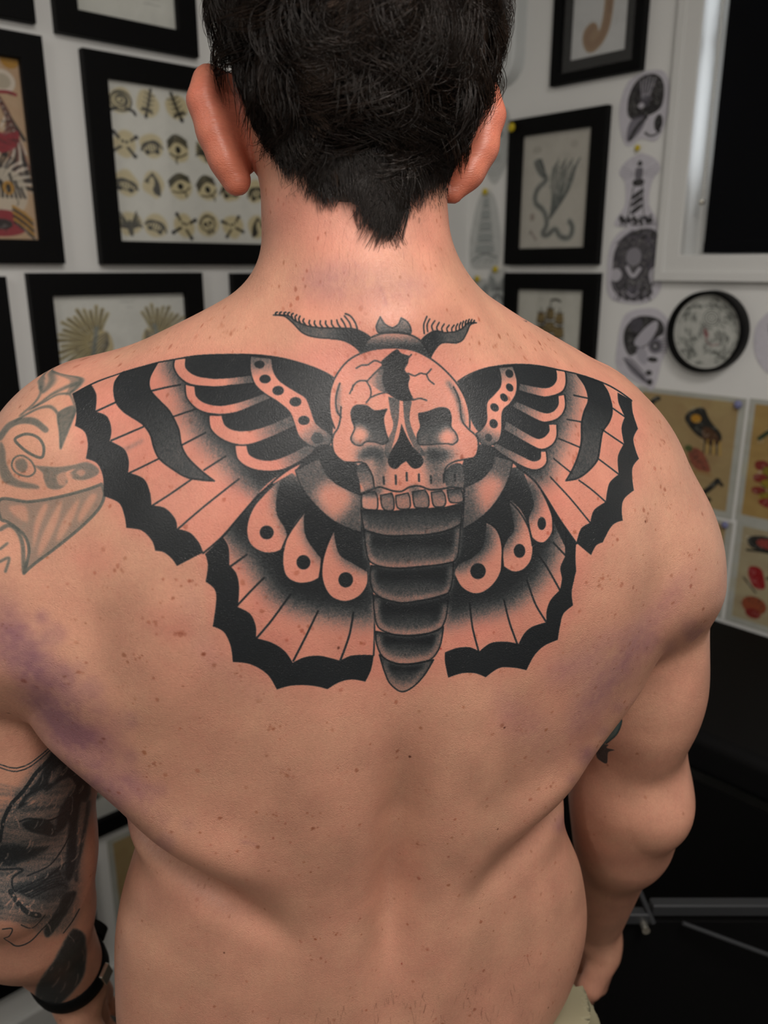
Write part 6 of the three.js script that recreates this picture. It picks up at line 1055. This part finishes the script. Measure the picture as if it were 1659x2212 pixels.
  // clumps all over the crown and the back of the head
  for (let c = 0; c < 900; c++) {
    const a = (rnd() - 0.5) * 2 * 2.6, y = 1.535 + rnd() ** 0.9 * 0.215, r = 0.12, x = Math.sin(a) * r, z = Math.cos(a) * r - 0.04;
    v.set(x, y, z); for (let i = 0; i < 6; i++) { grad(v.x, v.y, v.z, n); v.addScaledVector(n, -skull(v.x, v.y, v.z)); }
    const above = v.y - hairline(v.x, v.z);
    if (above < 0.006) continue;
    const inner = ss(0.01, 0.05, above), toTip = clamp(-(v.x - 0.002) * 9, -0.55, 0.55) * (1 - inner);
    const heading = toTip + (rnd() - 0.5) * lerp(0.4, 2.2, inner) - 0.25 * inner, curl = (rnd() < 0.5 ? -1 : 1) * lerp(0.3, 3.4, rnd()) * lerp(0.35, 1, inner);
    grow(v.x, v.y, v.z, heading, curl, lerp(0.014, 0.036, inner) * (0.8 + rnd() * 0.4), lerp(0.0018, 0.0080, inner) * (0.4 + rnd()), 30, lerp(0.008, 0.014, inner), 0.00024);
  }
  // the longer tuft that runs to a point on the nape
  for (let c = 0; c < 46; c++) { const t = rnd(), x = lerp(-0.022, 0.030, rnd()), y = 1.535 + rnd() * 0.035 + Math.abs(x - 0.004) * 0.4; v.set(x, y, 0.06); grad(v.x, v.y, v.z, n); grow(v.x, v.y, v.z - skull(v.x, v.y, v.z) * 0, clamp(-(x + 0.001) * 26, -0.9, 0.9), (rnd() - 0.6) * 1.4, 0.024 + rnd() * 0.012, 0.0030, 26, 0.007, 0.00021); }
  // the lower band of the back of the head, combed down towards the tuft
  for (let c = 0; c < 700; c++) {
    const a = (rnd() - 0.5) * 2 * 1.3, r = 0.11; v.set(Math.sin(a) * r, 1.525 + rnd() * 0.07, Math.cos(a) * r - 0.04);
    for (let i = 0; i < 6; i++) { grad(v.x, v.y, v.z, n); v.addScaledVector(n, -skull(v.x, v.y, v.z)); }
    const above = v.y - hairline(v.x, v.z);
    if (above < 0.005 || above > 0.040) continue;
    grow(v.x, v.y, v.z, clamp(-v.x * 9, -0.6, 0.6) + (rnd() - 0.5) * 0.5, (rnd() - 0.5) * 1.6, lerp(0.009, 0.020, ss(0.005, 0.03, above)), 0.0020, 22, 0.009, 0.0002);
  }
  // cropped fade down to the hairline and fly-away ends round the outline
  for (let c = 0; c < 800; c++) {
    const a = (rnd() - 0.5) * 2 * 1.9, r = 0.11; v.set(Math.sin(a) * r, 1.52 + rnd() * 0.12, Math.cos(a) * r - 0.04);
    for (let i = 0; i < 6; i++) { grad(v.x, v.y, v.z, n); v.addScaledVector(n, -skull(v.x, v.y, v.z)); }
    const above = v.y - hairline(v.x, v.z);
    if (above < -0.010 || above > 0.03) continue;
    grow(v.x, v.y, v.z, clamp(-v.x * 8, -0.5, 0.5), (rnd() - 0.5) * 0.4, lerp(0.003, 0.011, ss(-0.008, 0.010, above)), 0.0007, above < 0 ? 9 : 16, 0.008, 0.00013);
  }
  for (let c = 0; c < 150; c++) {
    const a = (rnd() - 0.5) * 2 * 2.2, r = 0.12; v.set(Math.sin(a) * r, 1.59 + rnd() * 0.15, Math.cos(a) * r - 0.04);
    for (let i = 0; i < 6; i++) { grad(v.x, v.y, v.z, n); v.addScaledVector(n, -skull(v.x, v.y, v.z)); }
    if (v.y - hairline(v.x, v.z) < 0.02) continue;
    grow(v.x, v.y, v.z, (rnd() - 0.5) * 3, (rnd() - 0.5) * 3, 0.026, 0.011, 3, 0.004, 0.00012);
  }
  const sg = new THREE.BufferGeometry();
  sg.setAttribute('position', new THREE.Float32BufferAttribute(P, 3)); sg.setAttribute('normal', new THREE.Float32BufferAttribute(N, 3)); sg.setAttribute('color', new THREE.Float32BufferAttribute(C, 3)); sg.setIndex(I);
  const locks = part('strands', sg, new THREE.MeshStandardMaterial({ vertexColors: true, roughness: 0.42 }), hair);
  locks.userData.kind = 'stuff';
}
// ---------------------------------------------------------------- trousers, shoes and the strap watch
{
  const waist = (x, z) => 0.862 + 0.026 * ss(-0.03, 0.07, z);
  const legs = [[0.100, 0.775, -0.022, 0.113, 0.105, 0.45, -0.02, 0.085], [0.105, 0.45, -0.02, 0.085, 0.115, 0.08, 0.01, 0.070]];
  const cloth = (x, y, z) => {
    const a = Math.atan2(x, z + 0.02), folds = (Math.sin(a * 46 + 3 * fbm(x * 9, y * 6, z * 9, 2)) * 0.0024 + Math.sin(a * 19 + y * 14) * 0.003) * ss(0.875, 0.84, y);
    let d = y > 0.72 ? trunk(x, y, z) - 0.014 : 1;
    const X = Math.abs(x); for (const c of legs) d = smin(d, cone(X, y, z, c), 0.05);
    d -= folds;
    return Math.max(d, y - waist(x, z), 0.055 - y);
  };
  const net = skinNet(cloth, steps(-0.25, 0.25, 0.0045), [...steps(0.03, 0.72, 0.009), ...steps(0.72, 0.92, 0.0035).slice(1)], steps(-0.19, 0.15, 0.0045));
  const g = new THREE.BufferGeometry();
  g.setAttribute('position', new THREE.BufferAttribute(net.P, 3)); g.setAttribute('normal', new THREE.BufferAttribute(net.N, 3)); g.setIndex(new THREE.BufferAttribute(net.tri, 1));
  part('trousers', g, new THREE.MeshStandardMaterial({ color: 0x9a9478, roughness: 0.9 }), man).userData.label = 'pale khaki trousers';
  const last = (x, y, z) => Math.max(Math.min(ball(x, y, z, 0, 0.045, 0.02, 0.044, 0.05, 0.062), smin(ball(x, y, z, 0, 0.035, -0.06, 0.046, 0.042, 0.10), ball(x, y, z, 0, 0.05, 0.0, 0.042, 0.05, 0.07), 0.03)), 0.004 - y);
  const sn = skinNet(last, steps(-0.06, 0.06, 0.006), steps(-0.01, 0.11, 0.006), steps(-0.18, 0.10, 0.006)), sg = new THREE.BufferGeometry();
  sg.setAttribute('position', new THREE.BufferAttribute(sn.P, 3)); sg.setAttribute('normal', new THREE.BufferAttribute(sn.N, 3)); sg.setIndex(new THREE.BufferAttribute(sn.tri, 1));
  for (const s of [-1, 1]) part('shoe', sg, M.vinyl, man, [s * 0.115, 0, -0.005]);
  // watch on the left wrist
  const [ax, ay, az, ar, bx, by, bz, br] = ARM[1][4], t = 0.80, c = new THREE.Vector3(lerp(ax, bx, t), lerp(ay, by, t), lerp(az, bz, t)), axis = new THREE.Vector3(bx - ax, by - ay, bz - az).normalize(), r = lerp(ar, br, t) + 0.0005;
  const turn = new THREE.Quaternion().setFromUnitVectors(new THREE.Vector3(0, 1, 0), axis);
  const strap = part('watch_strap', new THREE.LatheGeometry([[r, -0.011], [r + 0.003, -0.010], [r + 0.0035, 0], [r + 0.003, 0.010], [r, 0.011]].map(([a, b]) => new THREE.Vector2(a, b)), 48), M.vinyl, man);
  strap.position.copy(c); strap.quaternion.copy(turn); strap.userData.label = 'black watch strap';
  part('watch_case', new THREE.CylinderGeometry(0.018, 0.019, 0.010, 32).rotateX(Math.PI / 2), M.vinyl, strap, [0, 0, r + 0.006]);
  part('buckle', new RoundedBoxGeometry(0.004, 0.02, 0.014, 2, 0.001), M.chrome, strap, [r + 0.0042, 0, 0.004]);
}

renderer.render(scene, camera);
